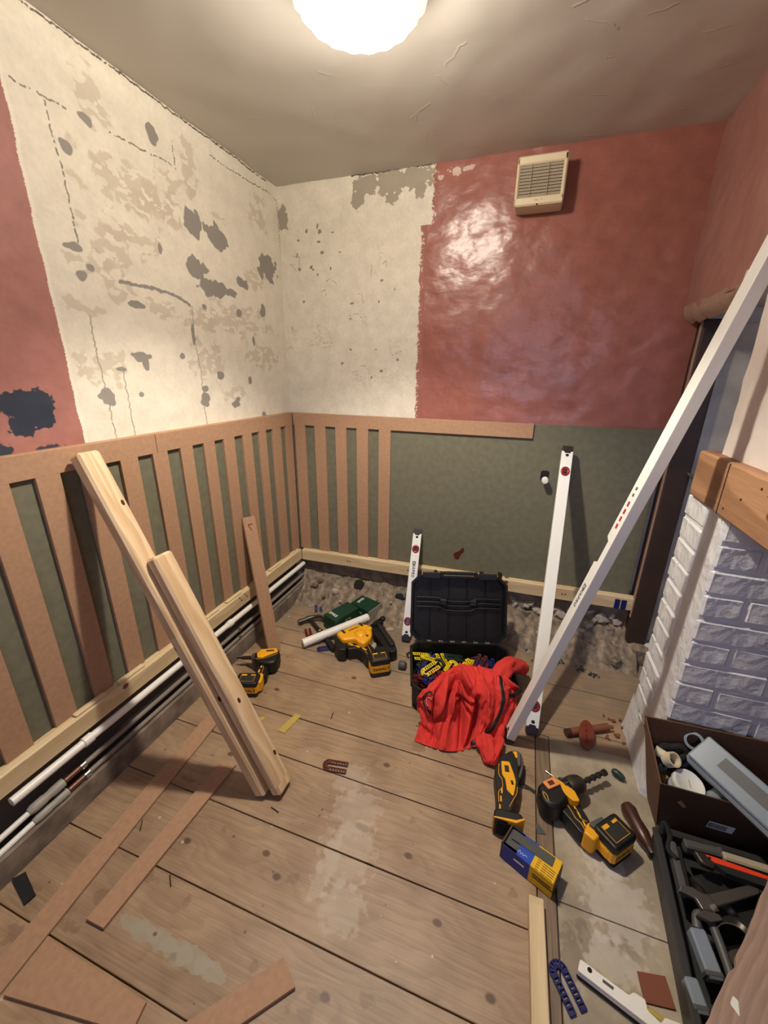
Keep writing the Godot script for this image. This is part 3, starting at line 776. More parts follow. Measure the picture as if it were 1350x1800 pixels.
	add(bm, "split", boxes([[Vector3(1.7298, 1.044, 0.752), Vector3(0.002, 0.134, 0.003)], [Vector3(1.7298, 1.08, 1.1), Vector3(0.002, 0.003, 0.3)]], 0), M.dark_gap)
	for k in 5: add(bm, "nail_hole", rod(0.003, 0.002), M.dark_gap, Transform3D(Basis(Vector3.BACK, PI / 2), Vector3(1.731, 1.0 + 0.022 * k, 0.78 + 0.07 * ((k * 3) % 5))))
	# dark upright post beside the boarding
	var ps := struct("trim_4", box(Vector3(1.47, 0.085, 0.09), 0.006), M.dark_post, Transform3D(Basis(Vector3.BACK, PI / 2), Vector3(1.858, 0.79, -0.01))); tag(ps, "dark brown timber post at the right end of the green boarding", "post")
	add(ps, "worn_edge", box(Vector3(0.006, 1.3, 0.02), 0.002), M.brown_plaster, at(Vector3(1.813, 0.87, 0.02)))
	# bolt sticking out of the breast
	tag(add(self, "bolt", lathe([Vector2(0, 0), Vector2(0.009, 0), Vector2(0.009, 0.018), Vector2(0.016, 0.018), Vector2(0.016, 0.03), Vector2(0, 0.03)], 6), M.steel, Transform3D(Basis(Vector3.RIGHT, -PI / 2), Vector3(1.80, 1.42, 0.605))), "small rusty bolt head on the edge of the white chimney breast", "bolt")
	# cut end of a cable clipped at the jamb
	tag(add(self, "cable_end", tube(spline([Vector3(1.90, 0.945, 0.0), Vector3(1.89, 0.94, 0.03), Vector3(1.91, 0.92, 0.05), Vector3(1.925, 0.90, 0.06)], 5), 0.006, 8), M.tool_grey), "short grey cable end poking from the alcove wall above the white jamb", "cable")

func brick(parent: Node3D, c: Vector3, s: Vector3, r: RandomNumberGenerator):
	add(parent, "brick", box(s, 0.007), M.white_brick, Transform3D(Basis.from_euler(Vector3(r.randf_range(-.02, .02), r.randf_range(-.015, .015), r.randf_range(-.025, .025))), c + Vector3(r.randf_range(-.0015, .0015), r.randf_range(-.003, .003), r.randf_range(-.001, .003))))

# ---------------------------------------------------------------- boarding, pipes, fan, lamp
const RAIL_B := 1.040
const RAIL_T := 1.107
func panelling():
	var k := 0.91
	var l := Node3D.new(); l.name = "trim_5"; add_child(l); l.set_meta("kind", "structure"); tag(l, "brown slatted boarding on green backing board along the left wall", "panelling")
	add(l, "bare_wall", box(Vector3(0.006, 0.235, 3.0), 0), mat("dark_wall", Color(0.36, 0.32, 0.285), 0.9), at(Vector3(-0.036, 0.118, 1.5)))  # dark grey-brown panel on the wall behind the pipes
	add(l, "backing_board", box(Vector3(0.012, 0.84, 3.02), 0.001), M.green_board, at(Vector3(-0.018, 0.686, 1.49)))
	for s in [[1.98, 1.908], [1.845, 1.773], [1.71, 1.6354], [1.5686, 1.4991], [1.4326, 1.363], [1.2999, 1.2284], [1.1581, 1.0869], [1.0211, .9505], [.8841, .8159], [.7505, .6809], [.6199, .5423], [.4774, .405], [.341, .2777], [.2127, .132], [.0764, .006]]:
		var z0: float = s[1] * k; var z1: float = s[0] * k
		add(l, "slat", box(Vector3(0.012, RAIL_B - 0.295, z1 - z0), 0.0008), M.mdf, at(Vector3(-0.006, (RAIL_B + 0.295) / 2, (z0 + z1) / 2)))
	add(l, "rail", box(Vector3(0.012, 0.067, 0.904), 0.0008), M.mdf, at(Vector3(-0.006, 1.0735, 0.454)))
	add(l, "rail", box(Vector3(0.012, 0.067, 2.1), 0.0008), M.mdf, at(Vector3(-0.006, 1.0735, 1.958)))
	add(l, "capping", box(Vector3(0.02, 0.006, 3.0), 0.001), M.torn_card, at(Vector3(-0.022, 1.104, 1.5)))
	add(l, "batten", box(Vector3(3.0, 0.066, 0.038), 0.004), M.pale_pine, Transform3D(Basis(Vector3.UP, PI / 2), Vector3(0.007, 0.266, 1.526)))
	# notches of paler wood left on the batten between the slats
	for z in [0.31, 0.67, 0.835, 0.985, 1.24, 1.395]:
		add(l, "packing_piece", box(Vector3(0.1, 0.008, 0.02), 0.002), M.pale_pine, Transform3D(Basis(Vector3.UP, PI / 2), Vector3(0.0105, 0.303, z * 0.955)))
	for z in [0.56, 0.60, 0.95, 1.62, 2.1]: for d in [0.0, 0.012]:
		add(l, "screw_head", rod(0.0035, 0.0015), M.dark_gap, Transform3D(Basis(Vector3.BACK, -PI / 2), Vector3(0.0258, 0.268 + d * 1.5, z + d)))
	var b := Node3D.new(); b.name = "trim_6"; add_child(b); b.set_meta("kind", "structure"); tag(b, "half finished slatted boarding on green board along the far wall", "panelling")
	add(b, "backing_board", box(Vector3(1.80, 0.83, 0.012), 0.001), M.green_board, at(Vector3(0.894, 0.69, -0.018)))
	for s in [[.012, .0826], [.1466, .2206], [.2861, .3573], [.4227, .4957], [.561, .6327]]:
		var x0: float = s[0] * k; var x1: float = s[1] * k
		add(b, "slat", box(Vector3(x1 - x0, RAIL_B - 0.296, 0.012), 0.0008), M.mdf, at(Vector3((x0 + x1) / 2, (RAIL_B + 0.296) / 2, -0.006)))
	add(b, "rail", box(Vector3(1.262, 0.067, 0.012), 0.0008), M.mdf, at(Vector3(0.634, 1.0735, -0.006)))
	add(b, "batten", box(Vector3(1.80, 0.066, 0.038), 0.003), M.pale_pine, Transform3D(Basis(Vector3.BACK, atan(0.0155)), Vector3(0.925, 0.275, 0.007)))
	for x in [0.33, 0.345, 0.70, 0.715, 1.5, 1.515]:
		add(b, "screw_head", rod(0.0035, 0.0015), M.dark_gap, Transform3D(Basis(Vector3.RIGHT, PI / 2), Vector3(x, 0.262 + x * 0.0155, 0.0258)))
	for x in [0.4, 0.405, 0.715, 1.45, 1.755]: add(b, "screw_head", rod(0.003, 0.0012), M.dark_gap, Transform3D(Basis(Vector3.RIGHT, PI / 2), Vector3(x, 0.36 + 0.45 * randf_of(x * 3), -0.0118)))
	add(b, "stain", prism(rounded(pv([0, 0, 0.03, -0.02, 0.05, -0.045, 0.06, -0.02, 0.04, 0.0, 0.03, 0.035, 0.01, 0.03]), 0.008), 0, 0.0006), M.p_brown, Transform3D(Basis(Vector3.RIGHT, PI / 2), Vector3(0.94, 0.40, -0.0119)))
	for z in 2: add(b, "packer", box(Vector3(0.022, 0.05, 0.004), 0.001), M.p_blue, at(Vector3(1.745 + z * 0.028, 0.282, 0.0275)))
	for pk in 16: add(b, "pencil_mark", box(Vector3(0.0012, 0.02 + 0.05 * randf_of(pk), 0.0004), 0), M.tool_grey, Transform3D(Basis(Vector3.BACK, 0.15 * (randf_of(pk * 2.3) - 0.5)), Vector3(0.68 + 1.05 * randf_of(pk * 1.7 + 3), 0.97 - 0.12 * randf_of(pk * 5.1), -0.0118)))
	# capped pipe stub in its cut-out
	var st := thing("pipe_stub", "white capped pipe stub sticking out of a hole in the green board", "pipe", "", Vector3(1.343, 0.857, -0.012))
	add(st, "hole", prism(rounded(pv([-0.02, -0.028, 0.018, -0.028, 0.018, 0.022, -0.02, 0.022]), 0.012), -0.004, 0.0006), M.dark_gap, Transform3D(Basis(Vector3.RIGHT, PI / 2), Vector3(1.343, 0.865, -0.0118)))
	add(st, "pipe", rod(0.010, 0.045), M.copper, yframe(Vector3(1.344, 0.857, -0.02), Vector3(1.344, 0.857, 0.03)))
	add(st, "cap", lathe([Vector2(0, 0), Vector2(0.015, 0), Vector2(0.0155, 0.018), Vector2(0.012, 0.024), Vector2(0, 0.025)]), M.white_plastic, yframe(Vector3(1.344, 0.855, 0.012), Vector3(1.344, 0.853, 0.05)))
	fan()
	lamp()

func fan():
	var c := Vector3(1.173, 1.994, 0.0)
	var t := thing("extractor_fan", "cream plastic extractor fan with louvred grille high on the pink wall", "fan", "", Vector3(1.173, 1.934, -0.02))
	var x0 := 1.083; var x1 := 1.262; var y0 := 1.934; var y1 := 2.096
	var st := newst()
	prism_into(st, rounded(pv([x0, y0, x1, y0, x1, y1, x0, y1]), 0.012), -0.03, 0.042, 0.004, Transform3D(Basis(Vector3.RIGHT, Vector3.BACK, Vector3.UP), Vector3.ZERO))
	add(t, "housing", st.commit(), M.cream_plastic)
	st = newst()
	var a := rounded(pv([x0 - .001, y0 + .028, x1 + .001, y0 + .028, x1 + .001, y1 + .001, x0 - .001, y1 + .001]), 0.012)
	# front frame of four bars round the grille
	for b in [[x0, 1.966, y1 - 0.029, y1, 1], [x0, 1.966, y0 + 0.002, 1.966, 1], [x0, 0, 0, 0, 0]]:
		if b[4] == 1: box_into(st, Vector3(x1 - x0, b[3] - b[2], 0.022), 0.005, at(Vector3((x0 + x1) / 2, (b[2] + b[3]) / 2, 0.05)))
	for x in [[x0, x0 + 0.012], [x1 - 0.014, x1]]: box_into(st, Vector3(x[1] - x[0], 0.158, 0.022), 0.005, at(Vector3((x[0] + x[1]) / 2, 2.015, 0.05)))
	add(t, "front_frame", st.commit(), M.cream_plastic)
	add(t, "grille_back", box(Vector3(0.156, 0.104, 0.004), 0), M.dark_gap, at(Vector3(1.172, 2.017, 0.0425)))
	for k in 10: add(t, "louvre", box(Vector3(0.156, 0.0078, 0.0018), 0.0004), M.louvre, Transform3D(Basis(Vector3.RIGHT, 0.55), Vector3(1.172, 1.9715 + k * 0.0101, 0.053)))
	for x in [1.137, 1.198]: add(t, "grille_bar", box(Vector3(0.002, 0.103, 0.005), 0.0005), M.louvre, at(Vector3(x, 2.017, 0.057)))
	add(t, "screw_head", rod(0.003, 0.001), M.dark_gap, Transform3D(Basis(Vector3.RIGHT, PI / 2), Vector3(1.168, 1.938, 0.0615)))
	add(t, "maker_mark", boxes([[Vector3(1.165, 1.952, 0.0612), Vector3(0.014, 0.003, 0.0006)], [Vector3(1.183, 1.952, 0.0612), Vector3(0.006, 0.003, 0.0006)]], 0), M.louvre)

func lamp():
	var t := thing("ceiling_lamp", "glowing white fluted lamp shade under the ceiling", "lamp", "", Vector3(LAMP.x, 2.15, LAMP.z))
	add(t, "ceiling_rose", lathe([Vector2(0, 0.0), Vector2(0.045, 0.0), Vector2(0.05, 0.012), Vector2(0.05, 0.025), Vector2(0, 0.025)]), M.white_plastic, at(Vector3(LAMP.x, 2.132, LAMP.z)))
	add(t, "added_light_blocker", lathe([Vector2(0, 0.0), Vector2(0.138, 0.0), Vector2(0.14, 0.003), Vector2(0, 0.004)], 48), M.white_plastic, at(LAMP + Vector3(0, 0.024, 0)))  # unseen disc added inside the shade to keep light off the ceiling
	add(t, "shade", lathe([Vector2(0.126, -0.038), Vector2(0.134, -0.03), Vector2(0.137, -0.018), Vector2(0.150, -0.008), Vector2(0.156, 0.014), Vector2(0.150, 0.036), Vector2(0.12, 0.052), Vector2(0.05, 0.058), Vector2(0.05, 0.054), Vector2(0.118, 0.048), Vector2(0.146, 0.034), Vector2(0.152, 0.014), Vector2(0.146, -0.006), Vector2(0.133, -0.016), Vector2(0.130, -0.028), Vector2(0.126, -0.038)], 128, 0.018, 18), M.lamp_shade, at(LAMP))
	add(t, "bulb", lathe([Vector2(0, -0.03), Vector2(0.018, -0.026), Vector2(0.029, -0.005), Vector2(0.029, 0.008), Vector2(0.016, 0.022), Vector2(0.014, 0.034), Vector2(0, 0.034)]), M.bulb_glow, at(LAMP))

func pipes():
	var t := thing("waste_pipe", "white plastic pipe running under the pale batten on the left wall", "pipe", "", Vector3(0.03, 0.195, 0.8))
	add(t, "pipe", tube([Vector3(0.028, 0.207, 1.585), Vector3(0.028, 0.197, 0.015)], 0.0125, 14), M.white_plastic)
	for z in [1.375, 0.70]: add(t, "coupling", lathe([Vector2(0.0125, -0.014), Vector2(0.016, -0.014), Vector2(0.016, 0.014), Vector2(0.0125, 0.014)]), M.white_plastic, yframe(Vector3(0.028, 0.1995 + 0.0064 * (z - 0.4), z), Vector3(0.028, 0.1995, z - 1)))
	for d in [[0.128, 1, "upper of the two old painted pipes low on the left wall, with grey coupling"], [0.094, 0, "lower of the two old painted pipes, just above the left skirting board"]]:
		var y: float = d[0]; var x := 0.022 if d[1] == 1 else 0.03
		var p := thing("water_pipe", d[2], "pipe", "", Vector3(x, y, 0.8))
		add(p, "pipe", tube([Vector3(x, y, 1.40), Vector3(x, y - 0.004, 0.02)], 0.0085, 12), M.painted_pipe)
		add(p, "bare_copper", tube([Vector3(x, y, 1.46), Vector3(x, y, 1.40)], 0.0087, 12), M.copper)
		add(p, "clip", lathe([Vector2(0.0085, -0.008), Vector2(0.0115, -0.008), Vector2(0.0115, 0.008), Vector2(0.0085, 0.008)]), M.chrome, yframe(Vector3(x, y, 1.405), Vector3(x, y, 0)))
		add(p, "clip", lathe([Vector2(0.0085, -0.006), Vector2(0.0125, -0.006), Vector2(0.0125, 0.006), Vector2(0.0085, 0.006)]), M.chrome, yframe(Vector3(x, y, 0.655 - 0.01 * d[1]), Vector3(x, y, 0)))
		var rr := 0.0145 if d[1] == 1 else 0.0125
		var zc := 1.462
		add(p, "coupling", lathe([Vector2(0.009, 0), Vector2(rr, 0.002), Vector2(rr, 0.035), Vector2(rr * 0.86, 0.04), Vector2(rr * 0.86, 0.052), Vector2(rr, 0.057), Vector2(rr, 0.085), Vector2(rr * 0.9, 0.09), Vector2(0.009, 0.098)], 18), M.grey_pipe, yframe(Vector3(x, y, zc), Vector3(x, y - 0.002, 3)))
		add(p, "white_pipe", tube([Vector3(x, y - 0.002, zc + 0.095), Vector3(x, y - 0.03, 2.6)], 0.0082, 12), M.white_plastic)

func timber():
	var g := "two planed softwood studs leaning at the left wall"
	for s in [[Vector3(0.552, 0.008, 1.202), Vector3(0.03, 1.088, 1.183), 0.044, "long planed softwood stud leaning on the left rail, the one behind", 0.0], [Vector3(0.604, 0.012, 1.184), Vector3(0.222, 0.79, 1.164), 0.04, "shorter planed softwood stud leaning in front of the long one", 0.4]]:
		var a: Vector3 = s[0]; var b: Vector3 = s[1]; var L := a.distance_to(b)
		var t := thing("timber_stud", s[3], "timber", g, a)
		var xf := mid(a, b, Vector3(0.9, 0.42, 0))
		add(t, "stud", box(Vector3(L, s[2], 0.068), 0.007, Vector2(s[4], s[4])), M.pine, xf)
		for k in [[0.36, 0.018], [-0.2, -0.01]] if s[4] == 0.0 else [[-0.1, -0.006], [-0.36, 0.02]]:
			add(t, "knot", rod(0.007, 0.0012, 0, 12), M.handle_wood, Transform3D(xf.basis * Basis.from_scale(Vector3(1.3, 1, 0.7)), xf * Vector3(k[0] * L, s[2] / 2 - 0.0004, k[1])))
	# strip of board leaning in the corner, with a pencilled 7
	var t := thing("board_strip", "narrow brown board offcut marked 7 leaning upright against the left slats", "board offcut", "brown board offcuts", Vector3(0.18, 0, 0.6))
	var xf := mid(Vector3(0.188, 0.004, 0.60), Vector3(0.014, 0.655, 0.475), Vector3(0.93, 0.25, 0.25))
	add(t, "strip", box(Vector3(0.684, 0.012, 0.068), 0.0008), M.mdf, xf)
	add(t, "figure_seven", boxes([[Vector3(0.305, 0.0062, 0.0), Vector3(0.004, 0.0008, 0.026)], [Vector3(0.290, 0.0062, -0.006), Vector3(0.032, 0.0008, 0.004), Basis(Vector3.UP, 0.45)]], 0), M.p_brown, xf)
	# strips and sheets lying on the floor
	flat("board_strip", "narrow brown board strip on the floorboards pointing at the leaning studs", [0.323, 1.641, 0.381, 1.64, 0.402, 1.165, 0.344, 1.168], 0.009)
	flat("board_strip", "long brown board strip lying on the floor nearest the left skirting", [0.205, 1.80, 0.27, 1.797, 0.214, 1.02, 0.150, 1.022], 0.007)
	flat("board_sheet", "brown board rectangle at the bottom left corner of the floor", [0.281, 1.795, 0.272, 1.697, 0.586, 1.699, 0.594, 1.744], 0.009)
	flat("board_strip", "short brown board offcut lying askew at the near edge of the floor", [0.832, 1.538, 0.882, 1.572, 0.805, 1.655, 0.735, 1.745, 0.64, 1.75], 0.010)
	var bt := thing("batten", "pale planed batten lying on the boards at the bottom centre right", "batten", "", Vector3(1.4, 0, 1.45))
	var ax := mid(Vector3(1.396, 0.015, 1.226), Vector3(1.408, 0.015, 1.66), Vector3.UP)
	add(bt, "batten", box(Vector3(0.434, 0.029, 0.037), 0.002, Vector2(0.2, 0.1)), M.pale_pine, ax)

func flat(called: String, label: String, p: Array, h: float):
	var c := Vector2.ZERO
	var q := pv(p)
	for v in q: c += v / q.size()
	var t := thing(called, label, "board offcut", "brown board offcuts", Vector3(c.x, 0, c.y))
	add(t, "board", prism(q, 0.0006, h, 0.0006), M.mdf)

# ---------------------------------------------------------------- spirit levels
# F foot, P top end, n the wide face's normal; vials at (fraction along); notch on the -Z edge
func level(label: String, F: Vector3, P: Vector3, n: Vector3, wide: float, thick: float, vials: Array, notch: float, brand: float, marks: float):
	var L := F.distance_to(P)
	var t := thing("spirit_level", label, "spirit level", "white spirit levels", F)
	var xf := frame(F, P, n)
	var h := wide / 2
	var e := 0.022
	var pts := pv([e, -h, L - e, -h, L - e, h, e, h])
	if notch > 0: pts = pv([e, -h, notch - 0.045, -h, notch - 0.036, -h + 0.021, notch + 0.036, -h + 0.021, notch + 0.045, -h, L - e, -h, L - e, h, e, h])
	var st := newst(); prism_into(st, pts, -thick / 2, thick / 2, 0.0018)
	add(t, "body", st.commit(), M.level_white, xf)
	for s in [[0.0, 1.0], [L, -1.0]]:
		var x: float = s[0]; var d: float = s[1]
		add(t, "end_cap", prism(rounded(pv([x, -h + 0.001, x + d * 0.026, -h + 0.001, x + d * 0.026, -h * 0.62, x + d * 0.034, -h * 0.5, x + d * 0.034, h * 0.5, x + d * 0.026, h * 0.62, x + d * 0.026, h - 0.001, x, h - 0.001]), 0.002, 2), -thick / 2 - 0.0012, thick / 2 + 0.0012, 0.001), M.level_cap, xf)
		for fc in [1.0, -1.0]:
			add(t, "hang_hole", rod(0.0065, 0.0006, 0, 16), M.dark_gap, xf * Transform3D(Basis.from_scale(Vector3(1, fc, 1.1)), Vector3(x + d * 0.044, fc * thick / 2 - fc * 0.0001, 0)))
	for v in vials:
		var w := add(t, "vial_window", lathe([Vector2(0.0095, 0), Vector2(0.0095, 0.0015), Vector2(0.012, 0.003), Vector2(0.0165, 0.003), Vector2(0.019, 0.0012), Vector2(0.019, 0)], 28), M.red_ring, xf * Transform3D(Basis.from_scale(Vector3(1.15, 1, 1)), Vector3(v * L, thick / 2, 0)))
		add(w, "vial", rod(0.0105, 0.0008, 0, 20), M.vial, xf * Transform3D(Basis.from_scale(Vector3(1.15, 1, 1)), Vector3(v * L, thick / 2, 0)))
		add(w, "vial_tube", boxes([[Vector3(0, 0.0012, 0), Vector3(0.006, 0.002, 0.018)]], 0.0008), M.p_brown, xf * Transform3D(Basis.IDENTITY, Vector3(v * L, thick / 2, 0)))
	if brand > 0:
		var b := xf * Transform3D(Basis.IDENTITY, Vector3(brand, thick / 2, 0.0))
		word(t, "KAPRO", 0.0155, M.ink, Transform3D(Basis(-b.basis.x, b.basis.y, -b.basis.z), b.origin))
		add(t, "maker_mark", boxes([[Vector3(0.043, 0.0003, 0), Vector3(0.017, 0.0006, 0.017)]], 0), M.ink, xf * Transform3D(Basis.IDENTITY, Vector3(brand, thick / 2, 0)))
		add(t, "maker_mark", boxes([[Vector3(0.043, 0.0008, 0), Vector3(0.013, 0.0006, 0.003), Basis(Vector3.UP, 0.8)], [Vector3(0.043, 0.0008, 0), Vector3(0.013, 0.0006, 0.003), Basis(Vector3.UP, -0.8)]], 0), M.white_ink, xf * Transform3D(Basis.IDENTITY, Vector3(brand, thick / 2, 0)))
	if marks > 0:
		for k in 4: add(t, "print_mark", boxes([[Vector3(marks + k * 0.024, thick / 2 + 0.0003, 0), Vector3(0.015, 0.0006, 0.012)]], 0), M.red_ink, xf)
		for k in 2: add(t, "print_mark", boxes([[Vector3(marks + 0.1 + k * 0.02, thick / 2 + 0.0003, 0), Vector3(0.009, 0.0006, 0.011)]], 0), M.tool_grey, xf)

func levels():
	level("short white spirit level upright behind the open black tool case", Vector3(0.772, 0.008, 0.290), Vector3(0.748, 0.528, 0.024), Vector3(0.12, 0.42, 0.9), 0.045, 0.022, [0.815, 0.17], 0, 0.36, 0)
	level("tall white spirit level leaning upright against the green board", Vector3(1.387, 0.006, 0.672), Vector3(1.418, 1.016, 0.026), Vector3(0.05, 0.55, 0.84), 0.046, 0.024, [0.90, 0.085], 0, 0, 0)
	level("longest white spirit level leaning across to the chimney breast", Vector3(1.304, 0.008, 0.726), Vector3(1.740, 1.755, 0.735), Vector3(-0.968, 0.25, 0.10), 0.052, 0.031, [], 0.83, 0.66, 0.92)

# ---------------------------------------------------------------- tool case and packers
func tool_case():
	var o := Vector3(0.838, 0, 0.449)
	var x := Vector3(0.961, 0, -0.276); var z := Vector3(0.276, 0, 0.961)
	var bx := Transform3D(Basis(x, Vector3.UP, z), o)
	var t := thing("tool_case", "open black plastic tool case full of coloured packers, lid tipped back", "tool case", "", o)
	var W := 0.44; var D := 0.30; var H := 0.13; var w := 0.006
	var outl := func(i: float) -> PackedVector2Array:
		var c := 0.035
		return pv([i + c, i, W - i - c, i, W - i, i + c, W - i, D - i - c, W - i - c, D - i, i + c, D - i, i, D - i - c, i, i + c])
	# tray: floor and a wall of eight panels
	add(t, "tray_floor", prism(outl.call(0.008), 0.003, 0.009), M.case_black, bx)
	var st := newst(); wall_ring(st, outl.call(0.012), outl.call(0.0), 0.0, H, w); add(t, "tray_wall", st.commit(), M.case_black, bx)
	st = newst(); wall_ring(st, outl.call(-0.004), outl.call(-0.004), H - 0.012, H + 0.002, 0.009); add(t, "rim", st.commit(), M.case_black, bx)
	for k in 5: add(t, "rib", box(Vector3(0.007, 0.1, 0.006), 0.002), M.case_black, bx * at(Vector3(0.07 + k * 0.075, 0.055, D + 0.001)))
	for k in 6: add(t, "hinge_pin", tube([Vector3(0.075 + k * 0.054, H + 0.004, -0.006), Vector3(0.096 + k * 0.054, H + 0.004, -0.006)], 0.006, 8), M.tool_grey, bx)
	# lid, hinged at the back and tipped 19 degrees past upright
	var a := deg_to_rad(19.0)
	# lid frame: X across, Z up along the lid away from the hinge, Y towards the inside
	var lx := bx * Transform3D(Basis(Vector3(1, 0, 0), Vector3(0, sin(a), cos(a)), Vector3(0, cos(a), -sin(a))), Vector3(0, H + 0.006, -0.012))
	lx.basis.x = -lx.basis.x; lx.origin += x * W
	var LH := 0.045
	add(t, "lid_panel", prism(outl.call(0.004), -LH, -LH + 0.006), M.case_black, lx)
	st = newst(); wall_ring(st, outl.call(0.006), outl.call(0.0), -LH, 0.0, w); add(t, "lid_wall", st.commit(), M.case_black, lx)
	st = newst(); wall_ring(st, outl.call(-0.004), outl.call(-0.004), -0.008, 0.004, 0.008); add(t, "lid_rim", st.commit(), M.case_black, lx)
	for k in 4: add(t, "lid_rib", box(Vector3(0.003, 0.012, 0.27), 0.0008), M.case_black, lx * at(Vector3(0.09 + k * 0.087, -LH + 0.011, 0.15)))
	for k in 3: add(t, "lid_ridge", tube(spline([Vector3(0.025, -0.026, 0.15 + k * 0.022), Vector3(0.13, -0.026, 0.15 + k * 0.022), Vector3(0.165, -0.024, 0.137 + k * 0.022), Vector3(0.275, -0.024, 0.137 + k * 0.022), Vector3(0.31, -0.026, 0.15 + k * 0.022), Vector3(0.415, -0.026, 0.15 + k * 0.022)], 4), 0.0045, 6), M.case_black, lx)
	for k in 2: add(t, "lid_pocket", box(Vector3(0.036, 0.03, 0.03), 0.005), M.tool_black, lx * at(Vector3(0.15 + 0.14 * k, -0.026, 0.175)))
	add(t, "handle", boxes([[Vector3(0.22, -0.02, D + 0.014), Vector3(0.14, 0.022, 0.016)], [Vector3(0.14, -0.02, D + 0.006), Vector3(0.018, 0.022, 0.03)], [Vector3(0.30, -0.02, D + 0.006), Vector3(0.018, 0.022, 0.03)]], 0.004), M.case_black, lx)
	for px in [0.04, 0.30]: add(t, "latch", box(Vector3(0.085, 0.016, 0.03), 0.003), M.tool_grey if px > 1 else M.tool_black, lx * at(Vector3(px + 0.05, 0.002, D + 0.004)))
	for px in [0.03, 0.115, 0.33, 0.405]: add(t, "lug", box(Vector3(0.016, 0.03, 0.03), 0.004), M.case_black, lx * at(Vector3(px, -0.016, D + 0.012)))
	# packers jumbled inside
	var r := RandomNumberGenerator.new(); r.seed = 31
	var proto := {}
	var spots := [["yellow", 13, 0.2, 0.13, 0.10, 0.05], ["blue", 14, 0.10, 0.13, 0.06, 0.05], ["blue", 10, 0.35, 0.10, 0.05, 0.05], ["red", 10, 0.08, 0.20, 0.05, 0.05], ["brown", 10, 0.29, 0.08, 0.07, 0.04], ["green", 8, 0.11, 0.06, 0.07, 0.03]]
	for s in spots:
		for k in s[1]:
			var p := Vector3(clampf(s[2] + r.randfn() * s[4] * 0.7, 0.06, 0.36), 0.045 + 0.05 * float(k) / s[1] + r.randf() * 0.008, clampf(s[3] + r.randfn() * s[5] * 0.7, 0.05, 0.235))
			var b := Basis.from_euler(Vector3(r.randf_range(-.3, .3), r.randf() * TAU, r.randf_range(-.3, .3)))
			packer(s[0], "%s plastic horseshoe packer jumbled in the open black tool case" % s[0], "%s packers in the tool case" % s[0], bx * Transform3D(b, p + Vector3(0, 0.012 if s[0] == "yellow" else 0.0, 0)))
	# a black coil of bits among them
	tag(add(self, "cable_tie_coil", tube(ring3(0.02, 14), 0.006, 8), M.tool_black, bx * Transform3D(Basis(Vector3.RIGHT, 0.3), Vector3(0.125, 0.108, 0.115))), "black plastic ring lying on the blue packers in the case", "ring")

func ring3(r: float, n: int) -> Array:
	var o := []
	for k in n + 1: o.append(Vector3(cos(TAU * k / n) * r, 0, sin(TAU * k / n) * r))
	return o

func wall_ring(st: SurfaceTool, bot: PackedVector2Array, top: PackedVector2Array, y0: float, y1: float, w: float):
	var n := bot.size()
	var cb := Vector2.ZERO
	for p in top: cb += p / n
	var ib := PackedVector2Array(); var it := PackedVector2Array()
	for p in bot: ib.append(p + (cb - p).normalized() * w * 1.15)
	for p in top: it.append(p + (cb - p).normalized() * w * 1.15)
	for i in n:
		var j := (i + 1) % n
		var v := func(p: Vector2, y: float) -> Vector3: return Vector3(p.x, y, p.y)
		var m := (top[i] + top[j]) / 2 - cb; var no := Vector3(m.x, 0, m.y).normalized()
		var e := (top[j] - top[i]).normalized(); no = Vector3(e.y, 0, -e.x); if no.dot(Vector3(m.x, 0, m.y)) < 0: no = -no
		poly(st, [v.call(bot[i], y0), v.call(bot[j], y0), v.call(top[j], y1), v.call(top[i], y1)], no)
		poly(st, [v.call(ib[i], y0), v.call(ib[j], y0), v.call(it[j], y1), v.call(it[i], y1)], -no)
		poly(st, [v.call(top[i], y1), v.call(top[j], y1), v.call(it[j], y1), v.call(it[i], y1)], Vector3.UP)
		poly(st, [v.call(bot[i], y0), v.call(bot[j], y0), v.call(ib[j], y0), v.call(ib[i], y0)], Vector3.DOWN)

var packer_mesh := {}
func packer_shape(thin: float) -> ArrayMesh: # horseshoe with a ladder of holes, about 100 x 43 mm
	var st := newst()
	for s in [-1.0, 1.0]:
		for x in [0.007, 0.0205]: box_into(st, Vector3(0.066, thin, 0.003), 0.0006, at(Vector3(0.017, 0, s * x)))
		for k in 7: box_into(st, Vector3(0.0045 if k < 6 else 0.007, thin, 0.0145), 0.0006, at(Vector3(-0.012 + k * 0.0098, 0, s * 0.01375)))
	for k in 8: # the bow
		var a := PI / 2 + PI * k / 7.0
		box_into(st, Vector3(0.0155, thin, 0.0045), 0.0006, Transform3D(Basis(Vector3.UP, -a), Vector3(-0.016 + cos(a) * 0.0137, 0, sin(a) * 0.0137)))
	for rr in [0.0075, 0.021]:
		for k in 8:
			var a := PI / 2 + PI * (k + 0.5) / 8.0
			box_into(st, Vector3(0.0028, thin, rr * 0.43), 0.0005, Transform3D(Basis(Vector3.UP, -a), Vector3(-0.016 + cos(a) * rr, 0, sin(a) * rr)))
	return st.commit()

func packer(colour: String, label: String, group: String, xf: Transform3D, thin := 0.004) -> MeshInstance3D:
	var key := "%s%.4f" % ["p", thin]
	if not packer_mesh.has(key): packer_mesh[key] = packer_shape(thin)
	var o := add(self, "packer", packer_mesh[key], M["p_" + colour], xf)
	tag(o, label, "packer", group); return o

